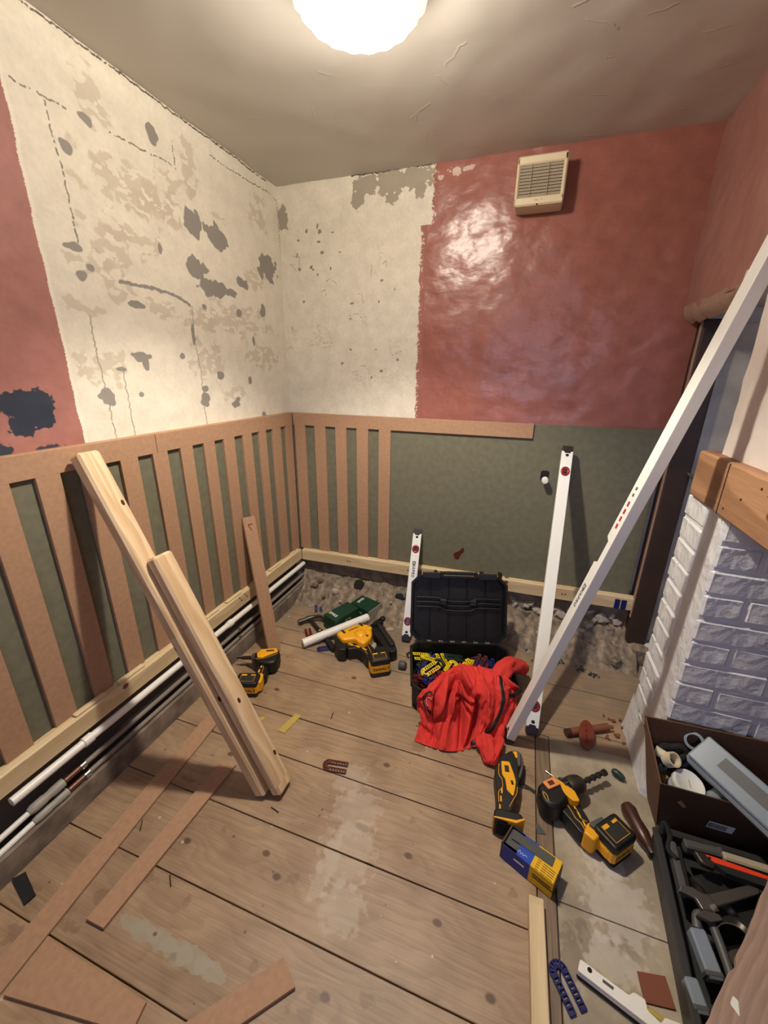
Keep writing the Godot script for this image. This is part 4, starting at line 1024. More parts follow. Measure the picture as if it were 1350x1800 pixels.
# ---------------------------------------------------------------- the red jacket
func hoodie():
	var g := [[Vector3(1.003, 0.12, 0.655), Vector3(1.03, 0.125, 0.63), Vector3(1.062, 0.125, 0.592), Vector3(1.101, 0.125, 0.56), Vector3(1.16, 0.12, 0.548), Vector3(1.232, 0.12, 0.535), Vector3(1.285, 0.11, 0.56)],
		[Vector3(1.003, 0.15, 0.679), Vector3(1.03, 0.17, 0.652), Vector3(1.062, 0.18, 0.617), Vector3(1.101, 0.18, 0.586), Vector3(1.16, 0.175, 0.572), Vector3(1.232, 0.165, 0.56), Vector3(1.279, 0.16, 0.585)],
		[Vector3(0.961, 0.15, 0.772), Vector3(1.017, 0.17, 0.751), Vector3(1.072, 0.185, 0.677), Vector3(1.126, 0.185, 0.676), Vector3(1.184, 0.18, 0.649), Vector3(1.244, 0.175, 0.64), Vector3(1.333, 0.13, 0.592)],
		[Vector3(0.953, 0.1, 0.779), Vector3(1.02, 0.12, 0.79), Vector3(1.086, 0.14, 0.738), Vector3(1.153, 0.135, 0.726), Vector3(1.213, 0.14, 0.698), Vector3(1.271, 0.13, 0.678), Vector3(1.325, 0.09, 0.615)],
		[Vector3(0.975, 0.05, 0.802), Vector3(1.028, 0.06, 0.81), Vector3(1.087, 0.07, 0.762), Vector3(1.164, 0.07, 0.74), Vector3(1.226, 0.075, 0.733), Vector3(1.265, 0.07, 0.72), Vector3(1.312, 0.04, 0.672)],
		[Vector3(0.968, 0.004, 0.856), Vector3(1.042, 0.006, 0.862), Vector3(1.099, 0.008, 0.86), Vector3(1.164, 0.008, 0.830), Vector3(1.192, 0.012, 0.806), Vector3(1.251, 0.012, 0.782), Vector3(1.293, 0.006, 0.738)]]
	var NU := 110; var NV := 84
	var f := noise(201, 1.0, 3)
	# creases as lines over (across 0..6, down 0..5): from, to, depth (minus is a valley), width
	var cre := [[2.3, 1.9, 0.9, 4.6, -0.022, 0.16], [2.4, 2.3, 2.6, 4.9, -0.024, 0.13], [2.2, 2.9, 3.3, 3.3, -0.016, 0.13], [2.4, 1.8, 3.1, 2.9, -0.018, 0.14], [3.45, 2.9, 2.95, 4.9, -0.028, 0.15], [2.3, 3.3, 3.1, 4.0, -0.012, 0.12], [1.15, 1.6, 1.0, 4.0, -0.020, 0.10], [1.9, 1.6, 2.5, 1.3, -0.014, 0.14], [2.5, 1.3, 3.3, 2.7, 0.014, 0.22], [1.6, 1.8, 1.3, 4.4, 0.014, 0.25], [2.1, 2.8, 1.7, 4.8, 0.012, 0.2], [3.0, 3.0, 2.85, 4.6, 0.014, 0.18], [4.0, 1.9, 3.9, 4.2, 0.014, 0.35], [4.9, 2.0, 4.3, 4.4, -0.008, 0.18], [5.6, 2.2, 5.2, 4.6, -0.008, 0.14], [5.3, 1.2, 5.9, 2.6, -0.012, 0.14], [3.6, 4.2, 5.2, 4.7, -0.012, 0.12], [0.3, 3.0, 0.9, 4.2, -0.008, 0.15], [0.2, 4.2, 1.1, 4.5, -0.006, 0.12], [4.3, 1.4, 4.7, 3.4, -0.006, 0.2]]
	var base := []
	for i in NV + 1:
		var v := 5.0 * i / NV; var vi := mini(int(v), 4)
		var cols := []
		for c in 7: cols.append(cr(g[maxi(vi - 1, 0)][c], g[vi][c], g[vi + 1][c], g[mini(vi + 2, 5)][c], v - vi))
		var row := []
		for j in NU + 1:
			var u := 6.0 * j / NU; var ui := mini(int(u), 5)
			row.append(cr(cols[maxi(ui - 1, 0)], cols[ui], cols[ui + 1], cols[mini(ui + 2, 6)], u - ui))
		base.append(row)
	var rows := []
	for i in NV + 1:
		var row := []
		for j in NU + 1:
			var u := 6.0 * j / NU; var v := 5.0 * i / NV
			var a: Vector3 = base[mini(i + 1, NV)][j] - base[maxi(i - 1, 0)][j]; var b: Vector3 = base[i][mini(j + 1, NU)] - base[i][maxi(j - 1, 0)]
			var n := a.cross(b).normalized()
			if n.dot(Vector3(0, 0.6, 0.8)) < 0: n = -n
			var d := 0.006 * f.get_noise_2d(u * 1.1, v * 0.6) + 0.003 * f.get_noise_2d(u * 3.0, v * 1.6)
			var rid := absf(f.get_noise_2d(u * 0.9 + 40.0, v * 0.35)); d -= 0.009 * smoothstep(0.2, 0.0, rid)
			for c in cre:
				var p := Vector2(u, v); var s := Vector2(c[0], c[1]); var e := Vector2(c[2], c[3])
				var q := Geometry2D.get_closest_point_to_segment(p, s, e)
				var k := clampf((q - s).length() / (e - s).length(), 0, 1)
				d += 1.8 * c[4] * exp(-p.distance_squared_to(q) / (c[5] * c[5] * 0.75)) * (0.35 + 0.65 * sin(PI * (0.15 + 0.7 * k)))
			var P: Vector3 = base[i][j] + n * d
			P.y = maxf(P.y, 0.003)
			if i == NV: P.y = minf(P.y, 0.012)
			row.append(P)
		rows.append(row)
	var t := thing("jacket", "crumpled bright red zip jacket thrown over the front of the tool case", "jacket", "", Vector3(1.14, 0, 0.76))
	# cloth with a little thickness: outer sheet and the same sheet 2 mm in
	var inner := []
	for i in NV + 1:
		var row := []
		for j in NU + 1: row.append(rows[i][j] + Vector3(0, -0.0015, -0.003))
		inner.append(row)
	add(t, "body", sheet(rows, Vector3(0, 0.6, 0.8)), M.red_cloth)
	add(t, "lining", sheet(inner, Vector3(0, -0.6, -0.8)), M.red_cloth)
	# sleeve over the far right corner of the case
	var sl := spline([Vector3(1.235, 0.135, 0.60), Vector3(1.262, 0.150, 0.52), Vector3(1.29, 0.128, 0.455), Vector3(1.325, 0.085, 0.40), Vector3(1.350, 0.060, 0.372)], 6)
	add(t, "sleeve", lump(sl, 0.036, 0.036, 5, 0.010), M.red_cloth)
	var cf := spline([Vector3(1.21, 0.032, 0.775), Vector3(1.228, 0.030, 0.81), Vector3(1.243, 0.022, 0.845), Vector3(1.25, 0.014, 0.868)], 6)
	add(t, "cuff", lump(cf, 0.036, 0.018, 6, 0.008), M.red_cloth)
	add(t, "hem", lump(spline([Vector3(1.275, 0.03, 0.755), Vector3(1.272, 0.035, 0.80), Vector3(1.262, 0.028, 0.84), Vector3(1.252, 0.015, 0.870)], 6), 0.016, 0.012, 7, 0.003), M.red_cloth)
	# the taped front zip and the hooked emblem follow the cloth
	var even := []
	for i in NV + 1:
		var row := []
		for j in NU + 1:
			var s := Vector3.ZERO; var w := 0.0
			for di in range(-4, 5, 2): for dj in range(-4, 5, 2): s += rows[clampi(i + di, 0, NV)][clampi(j + dj, 0, NU)]; w += 1.0
			row.append(s / w)
		even.append(row)
	ribbon(t, "zip", rows, even, NU, NV, [Vector2(5.15, 1.25), Vector2(5.12, 2.0), Vector2(5.0, 3.0), Vector2(4.9, 3.8), Vector2(4.5, 4.3), Vector2(3.9, 4.72), Vector2(3.3, 4.85)], 0.0075, M.zip_black)
	ribbon(t, "emblem", rows, even, NU, NV, [Vector2(0.86, 2.25), Vector2(0.72, 2.05), Vector2(0.52, 2.12), Vector2(0.44, 2.4), Vector2(0.55, 2.75), Vector2(0.78, 3.2), Vector2(0.9, 3.45)], 0.0042, M.zip_black)
	ribbon(t, "emblem", rows, even, NU, NV, [Vector2(0.84, 2.5), Vector2(0.72, 2.36), Vector2(0.63, 2.5), Vector2(0.72, 2.85)], 0.0016, M.pale_pink)

func lump(pts: Array, r0: float, r1: float, sd: int, amp: float) -> ArrayMesh:
	var f := noise(sd, 1.0, 3); var rows := []; var n := 28
	for i in pts.size():
		var d: Vector3 = (pts[mini(i + 1, pts.size() - 1)] - pts[maxi(i - 1, 0)]).normalized()
		var s := d.cross(Vector3.UP).normalized(); var u := s.cross(d)
		var t := float(i) / (pts.size() - 1)
		var r := lerpf(r0, r1, t) * sqrt(clampf(1.0 - pow(2.0 * absf(t - 0.5), 8.0), 0.03, 1.0))
		var row := []
		for k in n + 1:
			var a := TAU * (k % n) / n
			var rr := r + amp * (f.get_noise_3d(cos(a) * 1.3, sin(a) * 1.3, t * 3.0) + sin(a * 5.0 + t * 5.0) * 0.35)
			var p: Vector3 = pts[i] + s * cos(a) * rr + u * sin(a) * rr * 0.85
			p.y = maxf(p.y, 0.002); row.append(p)
		rows.append(row)
	var st := newst()
	var c: Vector3 = pts[pts.size() / 2]
	return sheet_closed(rows, pts)

func sheet_closed(rows: Array, axis: Array) -> ArrayMesh:
	var st := newst(); var R := rows.size(); var n: int = rows[0].size() - 1
	var nr := func(i: int, j: int) -> Vector3:
		var a: Vector3 = rows[mini(i + 1, R - 1)][j] - rows[maxi(i - 1, 0)][j]
		var b: Vector3 = rows[i][(j + 1) % n] - rows[i][(j + n - 1) % n]
		var v := a.cross(b).normalized()
		return v if v.dot(rows[i][j] - axis[i]) > 0 else -v
	for i in R - 1:
		for j in n:
			var k := (j + 1) % n
			tri(st, rows[i][j], rows[i + 1][j], rows[i + 1][k], nr.call(i, j), nr.call(i + 1, j), nr.call(i + 1, k))
			tri(st, rows[i][j], rows[i + 1][k], rows[i][k], nr.call(i, j), nr.call(i + 1, k), nr.call(i, k))
	for e in [0, R - 1]:
		var d: Vector3 = (axis[0] - axis[1]) if e == 0 else (axis[R - 1] - axis[R - 2])
		d = d.normalized()
		for j in n: tri(st, axis[e], rows[e][j], rows[e][(j + 1) % n], d, d, d)
	return st.commit()

func ribbon(t: Node3D, called: String, rows: Array, even: Array, NU: int, NV: int, uv: Array, half: float, m: Material):
	var pts := spline(uv, 10)
	var w := func(p: Vector2, rows: Array) -> Vector3:
		var a := clampf(p.x / 6.0 * NU, 0, NU - 0.001); var b := clampf(p.y / 5.0 * NV, 0, NV - 0.001)
		var i := int(b); var j := int(a)
		return (rows[i][j] as Vector3).lerp(rows[i][j + 1], a - j).lerp((rows[i + 1][j] as Vector3).lerp(rows[i + 1][j + 1], a - j), b - i)
	var out := []
	for i in pts.size():
		var c: Vector3 = w.call(pts[i], even)
		var d: Vector3 = w.call(pts[mini(i + 1, pts.size() - 1)], even) - w.call(pts[maxi(i - 1, 0)], even)
		var du: Vector3 = w.call(pts[i] + Vector2(0.1, 0), even) - w.call(pts[i] - Vector2(0.1, 0), even); var dv: Vector3 = w.call(pts[i] + Vector2(0, 0.1), even) - w.call(pts[i] - Vector2(0, 0.1), even)
		var n := dv.cross(du).normalized(); if n.dot(Vector3(0, 0.6, 0.8)) < 0: n = -n
		var s := d.cross(n).normalized()
		var row := []
		var up := 0.0
		for ox in [-0.14, -0.07, 0.0, 0.07, 0.14]: up = maxf(up, (w.call(pts[i] + Vector2(ox, 0), rows) - w.call(pts[i] + Vector2(ox, 0), even)).dot(n))
		for k in 5:
			var o := (k - 2) / 2.0
			row.append(c + s * half * o + n * (up + 0.0030 - 0.0022 * o * o))
		out.append(row)
	add(t, called, sheet(out, Vector3(0, 0.6, 0.8)), m)

# ---------------------------------------------------------------- cordless tools
func pris(t: Node3D, called: String, p: Array, y0: float, y1: float, r: float, bev: float, m: Material) -> MeshInstance3D:
	return add(t, called, prism(rounded(pv(p), r), y0, y1, bev), m)

# slide-on battery standing at c with its long side along yaw
func battery(t: Node3D, c: Vector3, yaw: float, s: Vector3, word_side: float):
	var f := at(c, yaw)
	var b := add(t, "battery", box(Vector3(s.x, s.y * 0.56, s.z), 0.008), M.tool_yellow, f * at(Vector3(0, s.y * 0.46, 0)))
	add(b, "battery_base", box(Vector3(s.x * 1.0, s.y * 0.24, s.z * 1.0), 0.008), M.tool_black, f * at(Vector3(0, s.y * 0.12, 0)))
	add(b, "battery_cap", prism(rounded(pv([-s.x / 2 - .001, -s.z / 2 - .001, s.x / 2 + .001, -s.z / 2 - .001, s.x / 2 + .001, s.z / 2 + .001, -s.x / 2 - .001, s.z / 2 + .001]), 0.014), s.y * 0.66, s.y, 0.008), M.tool_black, f)
	add(b, "cap_label", prism(pv([-s.x * .33, -s.z * .33, s.x * .33, -s.z * .33, s.x * .33, s.z * .33, -s.x * .33, s.z * .33]), s.y, s.y + 0.0006), M.label_dark, f)
	add(b, "cap_stripe", boxes([[Vector3(-s.x * .2, s.y + .0007, -s.z * .25), Vector3(s.x * .26, .0006, s.z * .14)], [Vector3(s.x * .22, s.y + .0007, -s.z * .25), Vector3(s.x * .22, .0006, s.z * .10)], [Vector3(0, s.y + .0007, s.z * .32), Vector3(s.x * .66, .0006, .0012)], [Vector3(s.x * .32, s.y + .0007, 0), Vector3(.0012, .0006, s.z * .66)], [Vector3(-s.x * .32, s.y + .0007, 0), Vector3(.0012, .0006, s.z * .66)]], 0), M.tool_yellow, f)
	for k in 4:
		for e in [-1.0, 1.0]: add(b, "grip_rib", box(Vector3(0.003, 0.004, s.z * 0.5), 0.001), M.tool_yellow, f * at(Vector3(e * (s.x / 2 + 0.0005), s.y * (0.30 + 0.09 * k), 0)))
	# dark band with the maker's name on the long side
	var sf := f * Transform3D(Basis(Vector3(1, 0, 0), Vector3(0, 0, word_side), Vector3(0, -word_side, 0)), Vector3(0, s.y * 0.47, word_side * (s.z / 2 + 0.0002)))
	if word_side < 0: sf.basis.x = -sf.basis.x; sf.basis.z = -sf.basis.z
	sf.basis.z = sf.basis.x.cross(sf.basis.y)
	word(b, "DeWALT", s.x * 0.155, M.ink, sf)

func piping(t: Node3D, p: Array, y: float):
	var l := []
	for v in pv(p): l.append(Vector3(v.x, y, v.y))
	add(t, "piping", tube(spline(l, 4), 0.0011, 5), M.tool_yellow)

func nailer():
	var t := thing("nail_gun", "yellow and black cordless nail gun lying on its side by the green boxes", "nail gun", "", Vector3(0.58, 0, 0.43))
	pris(t, "body", [0.455, 0.458, 0.522, 0.352, 0.582, 0.333, 0.622, 0.382, 0.635, 0.431, 0.622, 0.487, 0.592, 0.49, 0.565, 0.468, 0.54, 0.48, 0.512, 0.50], 0.028, 0.094, 0.014, 0.012, M.tool_yellow)
	add(t, "bulge", lathe([Vector2(0.034, 0), Vector2(0.030, 0.010), Vector2(0.018, 0.017), Vector2(0, 0.019)], 24), M.tool_yellow, at(Vector3(0.575, 0.088, 0.425)))
	add(t, "bulge", lathe([Vector2(0.018, 0), Vector2(0.015, 0.010), Vector2(0, 0.015)], 20), M.tool_yellow, at(Vector3(0.597, 0.088, 0.372)))
	pris(t, "motor_end", [0.442, 0.452, 0.462, 0.43, 0.53, 0.482, 0.545, 0.535, 0.512, 0.548, 0.478, 0.52], 0.004, 0.072, 0.01, 0.01, M.tool_black)
	add(t, "motor_vent", boxes([[Vector3(0.472, 0.04, 0.493), Vector3(0.03, 0.03, 0.004), Basis(Vector3.UP, -0.9)]], 0.001), M.label_dark)
	add(t, "vent_trim", boxes([[Vector3(0.4685, 0.056, 0.4965), Vector3(0.034, 0.002, 0.004), Basis(Vector3.UP, -0.9)], [Vector3(0.4685, 0.024, 0.4965), Vector3(0.034, 0.002, 0.004), Basis(Vector3.UP, -0.9)]], 0), M.tool_yellow)
	pris(t, "handle", [0.51, 0.475, 0.586, 0.462, 0.62, 0.44, 0.67, 0.475, 0.70, 0.53, 0.66, 0.55, 0.62, 0.515, 0.584, 0.502, 0.548, 0.525], 0.008, 0.066, 0.012, 0.010, M.tool_black)
	for k in 3: add(t, "grip_stripe", box(Vector3(0.022, 0.002, 0.008), 0.0006), M.tool_yellow, at(Vector3(0.548 + k * 0.038, 0.0665, 0.484 + 0.006 * k), -0.2))
	pris(t, "trigger_guard", [0.62, 0.46, 0.64, 0.40, 0.652, 0.405, 0.68, 0.475, 0.665, 0.48], 0.02, 0.045, 0.006, 0.004, M.grey_pipe)
	pris(t, "magazine", [0.571, 0.287, 0.609, 0.243, 0.738, 0.38, 0.772, 0.442, 0.748, 0.468, 0.69, 0.425, 0.63, 0.37], 0.012, 0.060, 0.008, 0.006, M.tool_black)
	pris(t, "magazine_rail", [0.60, 0.275, 0.615, 0.262, 0.75, 0.415, 0.736, 0.432], 0.058, 0.070, 0.004, 0.003, M.label_dark)
	pris(t, "nose", [0.585, 0.285, 0.612, 0.232, 0.632, 0.238, 0.635, 0.262, 0.606, 0.31], 0.02, 0.074, 0.006, 0.005, M.tool_black)
	add(t, "depth_wheel", rod(0.014, 0.02, 0.003), M.tool_black, at(Vector3(0.628, 0.066, 0.242)))
	pris(t, "battery_foot", [0.672, 0.485, 0.72, 0.458, 0.752, 0.49, 0.70, 0.54], 0.02, 0.085, 0.008, 0.006, M.tool_black)
	battery(t, Vector3(0.719, 0.0, 0.548), yawto(Vector2(0.679, 0.586), Vector2(0.775, 0.524)), Vector3(0.092, 0.094, 0.064), 1.0)
	word(t, "DeWALT", 0.0115, M.ink, at(Vector3(0.528, 0.0945, 0.398), yawto(Vector2(0.467, 0.469), Vector2(0.542, 0.352))))
	for p in [[0.488, 0.44], [0.548, 0.355]]: add(t, "body_label", box(Vector3(0.03, 0.001, 0.012), 0), M.label_dark, at(Vector3(p[0], 0.0945, p[1]), -0.6))
	piping(t, [0.525, 0.495, 0.56, 0.49, 0.59, 0.485, 0.62, 0.495, 0.65, 0.525], 0.0664)
	piping(t, [0.60, 0.47, 0.625, 0.465, 0.65, 0.49, 0.67, 0.52], 0.0664)
	add(t, "body_screw", rod(0.006, 0.002), M.dark_gap, at(Vector3(0.612, 0.0935, 0.43)))

func impact_driver():
	var t := thing("impact_driver", "compact yellow and black impact driver lying beside the leaning studs", "drill", "", Vector3(0.22, 0, 0.75))
	pris(t, "body", [0.150, 0.703, 0.155, 0.668, 0.232, 0.628, 0.268, 0.665, 0.279, 0.722, 0.254, 0.742, 0.215, 0.748, 0.175, 0.742], 0.012, 0.072, 0.014, 0.014, M.tool_black)
	pris(t, "top_shell", [0.162, 0.70, 0.168, 0.672, 0.232, 0.638, 0.252, 0.658, 0.222, 0.70, 0.205, 0.722, 0.185, 0.728], 0.066, 0.0755, 0.006, 0.004, M.tool_yellow)
	add(t, "body_label", box(Vector3(0.036, 0.001, 0.01), 0), M.label_dark, at(Vector3(0.215, 0.0757, 0.668), 0.45))
	add(t, "nose_ring", lathe([Vector2(0, 0), Vector2(0.022, 0), Vector2(0.019, 0.016), Vector2(0.012, 0.02), Vector2(0, 0.02)]), M.tool_grey, yframe(Vector3(0.158, 0.046, 0.702), Vector3(0.09, 0.046, 0.729)))
	add(t, "bit_holder", lathe([Vector2(0.009, 0), Vector2(0.010, 0.012), Vector2(0.0085, 0.014), Vector2(0.0085, 0.045), Vector2(0.005, 0.052), Vector2(0.003, 0.072), Vector2(0, 0.072)]), M.steel_dark, yframe(Vector3(0.142, 0.046, 0.709), Vector3(0.07, 0.046, 0.738)))
	pris(t, "handle", [0.195, 0.735, 0.240, 0.72, 0.272, 0.785, 0.262, 0.815, 0.225, 0.81], 0.010, 0.052, 0.012, 0.010, M.tool_black)
	for k in 2: add(t, "grip_stripe", box(Vector3(0.007, 0.002, 0.02), 0.0006), M.tool_yellow, at(Vector3(0.222 + k * 0.008, 0.0525, 0.75 + 0.03 * k), 0.4))
	pris(t, "battery_foot", [0.205, 0.81, 0.262, 0.79, 0.285, 0.84, 0.262, 0.86, 0.215, 0.85], 0.008, 0.06, 0.01, 0.006, M.tool_yellow)
	piping(t, [0.205, 0.745, 0.225, 0.742, 0.24, 0.765, 0.248, 0.79], 0.0525)
	piping(t, [0.178, 0.735, 0.2, 0.73, 0.225, 0.71, 0.255, 0.67], 0.0722)
	add(t, "belt_clip", tube(spline([Vector3(0.16, 0.06, 0.775), Vector3(0.185, 0.062, 0.782), Vector3(0.215, 0.058, 0.785)], 4), 0.004, 6), M.tool_black)
	battery(t, Vector3(0.226, 0.0, 0.854), yawto(Vector2(0.19, 0.885), Vector2(0.28, 0.855)), Vector3(0.094, 0.075, 0.066), 1.0)

func drill():
	var t := thing("hammer_drill", "yellow and black hammer drill with a thick bit lying on the hearth", "drill", "", Vector3(1.53, 0, 0.98))
	pris(t, "motor", [1.398, 0.945, 1.412, 0.924, 1.457, 0.892, 1.476, 0.905, 1.492, 0.958, 1.47, 0.99, 1.451, 1.002, 1.427, 1.003, 1.408, 0.988], 0.006, 0.080, 0.014, 0.014, M.tool_black)
	for k in 4: add(t, "vent", box(Vector3(0.003, 0.022, 0.016), 0.001), M.steel_dark, at(Vector3(1.406 + k * 0.009, 0.058, 0.972 + 0.008 * k), 0.75))
	pris(t, "label_plate", [1.411, 0.935, 1.448, 0.902, 1.466, 0.924, 1.43, 0.954], 0.080, 0.0865, 0.004, 0.002, M.label_buff)
	add(t, "label_print", box(Vector3(0.02, 0.0008, 0.014), 0), M.p_brown, at(Vector3(1.437, 0.0868, 0.93), 0.7))
	pris(t, "gear_case", [1.448, 0.898, 1.473, 0.910, 1.508, 0.928, 1.520, 0.958, 1.50, 0.964, 1.478, 0.948, 1.462, 0.926], 0.012, 0.080, 0.006, 0.005, M.tool_yellow)
	var ch := yframe(Vector3(1.475, 0.046, 0.918), Vector3(1.545, 0.046, 0.858))
	add(t, "torque_collar", lathe([Vector2(0, 0), Vector2(0.032, 0), Vector2(0.035, 0.006), Vector2(0.035, 0.022), Vector2(0.033, 0.026), Vector2(0, 0.026)], 30), M.tool_black, ch)
	for k in 12: add(t, "collar_rib", box(Vector3(0.005, 0.018, 0.004), 0.001), M.tool_grey, ch * Transform3D(Basis(Vector3.UP, TAU * k / 12), Vector3.ZERO) * at(Vector3(0.0355, 0.013, 0)))
	add(t, "chuck", lathe([Vector2(0, 0.026), Vector2(0.030, 0.026), Vector2(0.033, 0.034), Vector2(0.033, 0.058), Vector2(0.028, 0.076), Vector2(0.018, 0.088), Vector2(0, 0.09)], 30), M.steel_dark, ch)
	var st := newst()
	for k in 24:
		var a := k * 0.55
		box_into(st, Vector3(0.019, 0.0048, 0.008), 0.001, Transform3D(Basis(Vector3.UP, a), Vector3(0, 0.088 + k * 0.004, 0)))
	lathe_into(st, [Vector2(0.0065, 0.08), Vector2(0.0065, 0.10)], 12); lathe_into(st, [Vector2(0.006, 0.09), Vector2(0.006, 0.182), Vector2(0.0105, 0.184), Vector2(0.0105, 0.192), Vector2(0, 0.196)], 12)
	add(t, "masonry_bit", st.commit(), M.steel_dark, ch)
	pris(t, "handle", [1.455, 0.975, 1.495, 0.945, 1.522, 0.945, 1.548, 0.992, 1.552, 1.02, 1.52, 1.045, 1.497, 1.018], 0.012, 0.058, 0.014, 0.012, M.tool_black)
	for k in 3: add(t, "grip_stripe", box(Vector3(0.005, 0.002, 0.018), 0.0006), M.tool_yellow, at(Vector3(1.506 + k * 0.012, 0.0585, 0.962 + 0.024 * k), 0.4))
	pris(t, "trigger", [1.515, 0.935, 1.527, 0.945, 1.537, 0.968, 1.522, 0.965], 0.02, 0.048, 0.004, 0.003, M.tool_black)
	pris(t, "battery_foot", [1.522, 1.046, 1.535, 1.012, 1.575, 0.985, 1.60, 1.0, 1.55, 1.06], 0.010, 0.072, 0.008, 0.006, M.tool_yellow)
	pris(t, "belt_clip", [1.537, 1.02, 1.575, 0.987, 1.588, 0.997, 1.55, 1.03], 0.068, 0.082, 0.005, 0.004, M.tool_grey)
	battery(t, Vector3(1.606, 0.0, 1.02), yawto(Vector2(1.59, 1.075), Vector2(1.66, 1.005)), Vector3(0.092, 0.086, 0.074), 1.0)
	piping(t, [1.466, 0.972, 1.482, 0.962, 1.497, 0.982, 1.507, 1.0, 1.522, 1.012, 1.53, 1.03], 0.0583)
	piping(t, [1.478, 0.955, 1.496, 0.953, 1.512, 0.972, 1.522, 0.995, 1.538, 1.0], 0.0583)
	piping(t, [1.418, 0.985, 1.412, 0.965, 1.424, 0.972, 1.428, 0.988], 0.0805)
	add(t, "bit_clip", tube([Vector3(1.428, 0.074, 0.885), Vector3(1.458, 0.076, 0.902)], 0.003, 8), M.brass)
	add(t, "bit_clip", tube([Vector3(1.424, 0.074, 0.8825), Vector3(1.434, 0.0744, 0.888)], 0.0045, 6), M.chrome)

func multi_tool():
	var t := thing("multi_tool", "yellow and black oscillating multi tool without battery beside the jacket", "multi tool", "", Vector3(1.30, 0, 0.95))
	pris(t, "body", [1.264, 0.905, 1.281, 0.862, 1.318, 0.822, 1.336, 0.86, 1.344, 0.946, 1.334, 1.0, 1.323, 1.052, 1.281, 1.058, 1.276, 0.993, 1.266, 0.94], 0.006, 0.062, 0.014, 0.014, M.tool_black)
	pris(t, "top_shell", [1.282, 0.885, 1.309, 0.879, 1.325, 0.919, 1.333, 0.946, 1.331, 0.973, 1.327, 0.999, 1.306, 0.984, 1.299, 0.947, 1.288, 0.935], 0.058, 0.0665, 0.005, 0.004, M.tool_yellow)
	add(t, "body_label", box(Vector3(0.014, 0.0008, 0.024), 0), M.label_dark, at(Vector3(1.302, 0.0668, 0.91), 0.15))
	add(t, "switch", box(Vector3(0.007, 0.004, 0.014), 0.001), M.tool_black, at(Vector3(1.321, 0.067, 0.955), 0.3))
	pris(t, "head", [1.31, 0.83, 1.33, 0.815, 1.346, 0.822, 1.348, 0.872, 1.330, 0.89], 0.01, 0.058, 0.008, 0.008, M.tool_grey)
	pris(t, "head_shell", [1.316, 0.832, 1.333, 0.824, 1.336, 0.85, 1.322, 0.856], 0.056, 0.062, 0.003, 0.002, M.tool_yellow)
	add(t, "lever", tube(spline([Vector3(1.345, 0.045, 0.82), Vector3(1.352, 0.048, 0.86), Vector3(1.345, 0.046, 0.905), Vector3(1.338, 0.04, 0.925)], 5), 0.005, 8), M.steel)
	add(t, "blade", prism(rounded(pv([1.34, 0.87, 1.358, 0.83, 1.367, 0.835, 1.364, 0.89, 1.352, 0.92]), 0.004), 0.012, 0.016, 0.0006), M.steel_dark)
	for k in 3: add(t, "grip_stripe", box(Vector3(0.005, 0.002, 0.018), 0.0006), M.tool_yellow, at(Vector3(1.291 - 0.001 * k, 0.0625, 0.99 + 0.028 * k), 0.1))
	piping(t, [1.276, 0.895, 1.278, 0.935, 1.29, 0.952, 1.292, 0.982, 1.282, 0.995, 1.284, 1.03], 0.0624)
	piping(t, [1.338, 0.96, 1.336, 0.985, 1.326, 1.01, 1.316, 1.035], 0.0618)
	# empty battery shoe
	pris(t, "battery_shoe", [1.272, 1.062, 1.290, 1.052, 1.352, 1.050, 1.358, 1.064, 1.335, 1.082, 1.276, 1.092], 0.003, 0.07, 0.006, 0.006, M.tool_black)
	pris(t, "shoe_rim", [1.272, 1.088, 1.274, 1.084, 1.336, 1.075, 1.359, 1.062, 1.362, 1.066, 1.338, 1.084], 0.008, 0.071, 0.001, 0.001, M.tool_yellow)
	add(t, "shoe_hollow", box(Vector3(0.05, 0.046, 0.002), 0.001), M.dark_gap, at(Vector3(1.308, 0.036, 1.0875), 0.14))
	# scraper blade lying half under it
	tag(add(self, "scraper_blade", prism(pv([1.345, 0.893, 1.35, 0.886, 1.402, 0.906, 1.398, 0.916]), 0.0008, 0.004, 0.0005), M.steel_dark), "thin grey metal blade lying beside the multi tool", "blade")

# ---------------------------------------------------------------- things lying on the floor
func card_box(t: Node3D, p: Array, h: float, m: Material): # four floor corners
	add(t, "box", prism(pv(p), 0.001, h, 0.0012), m)

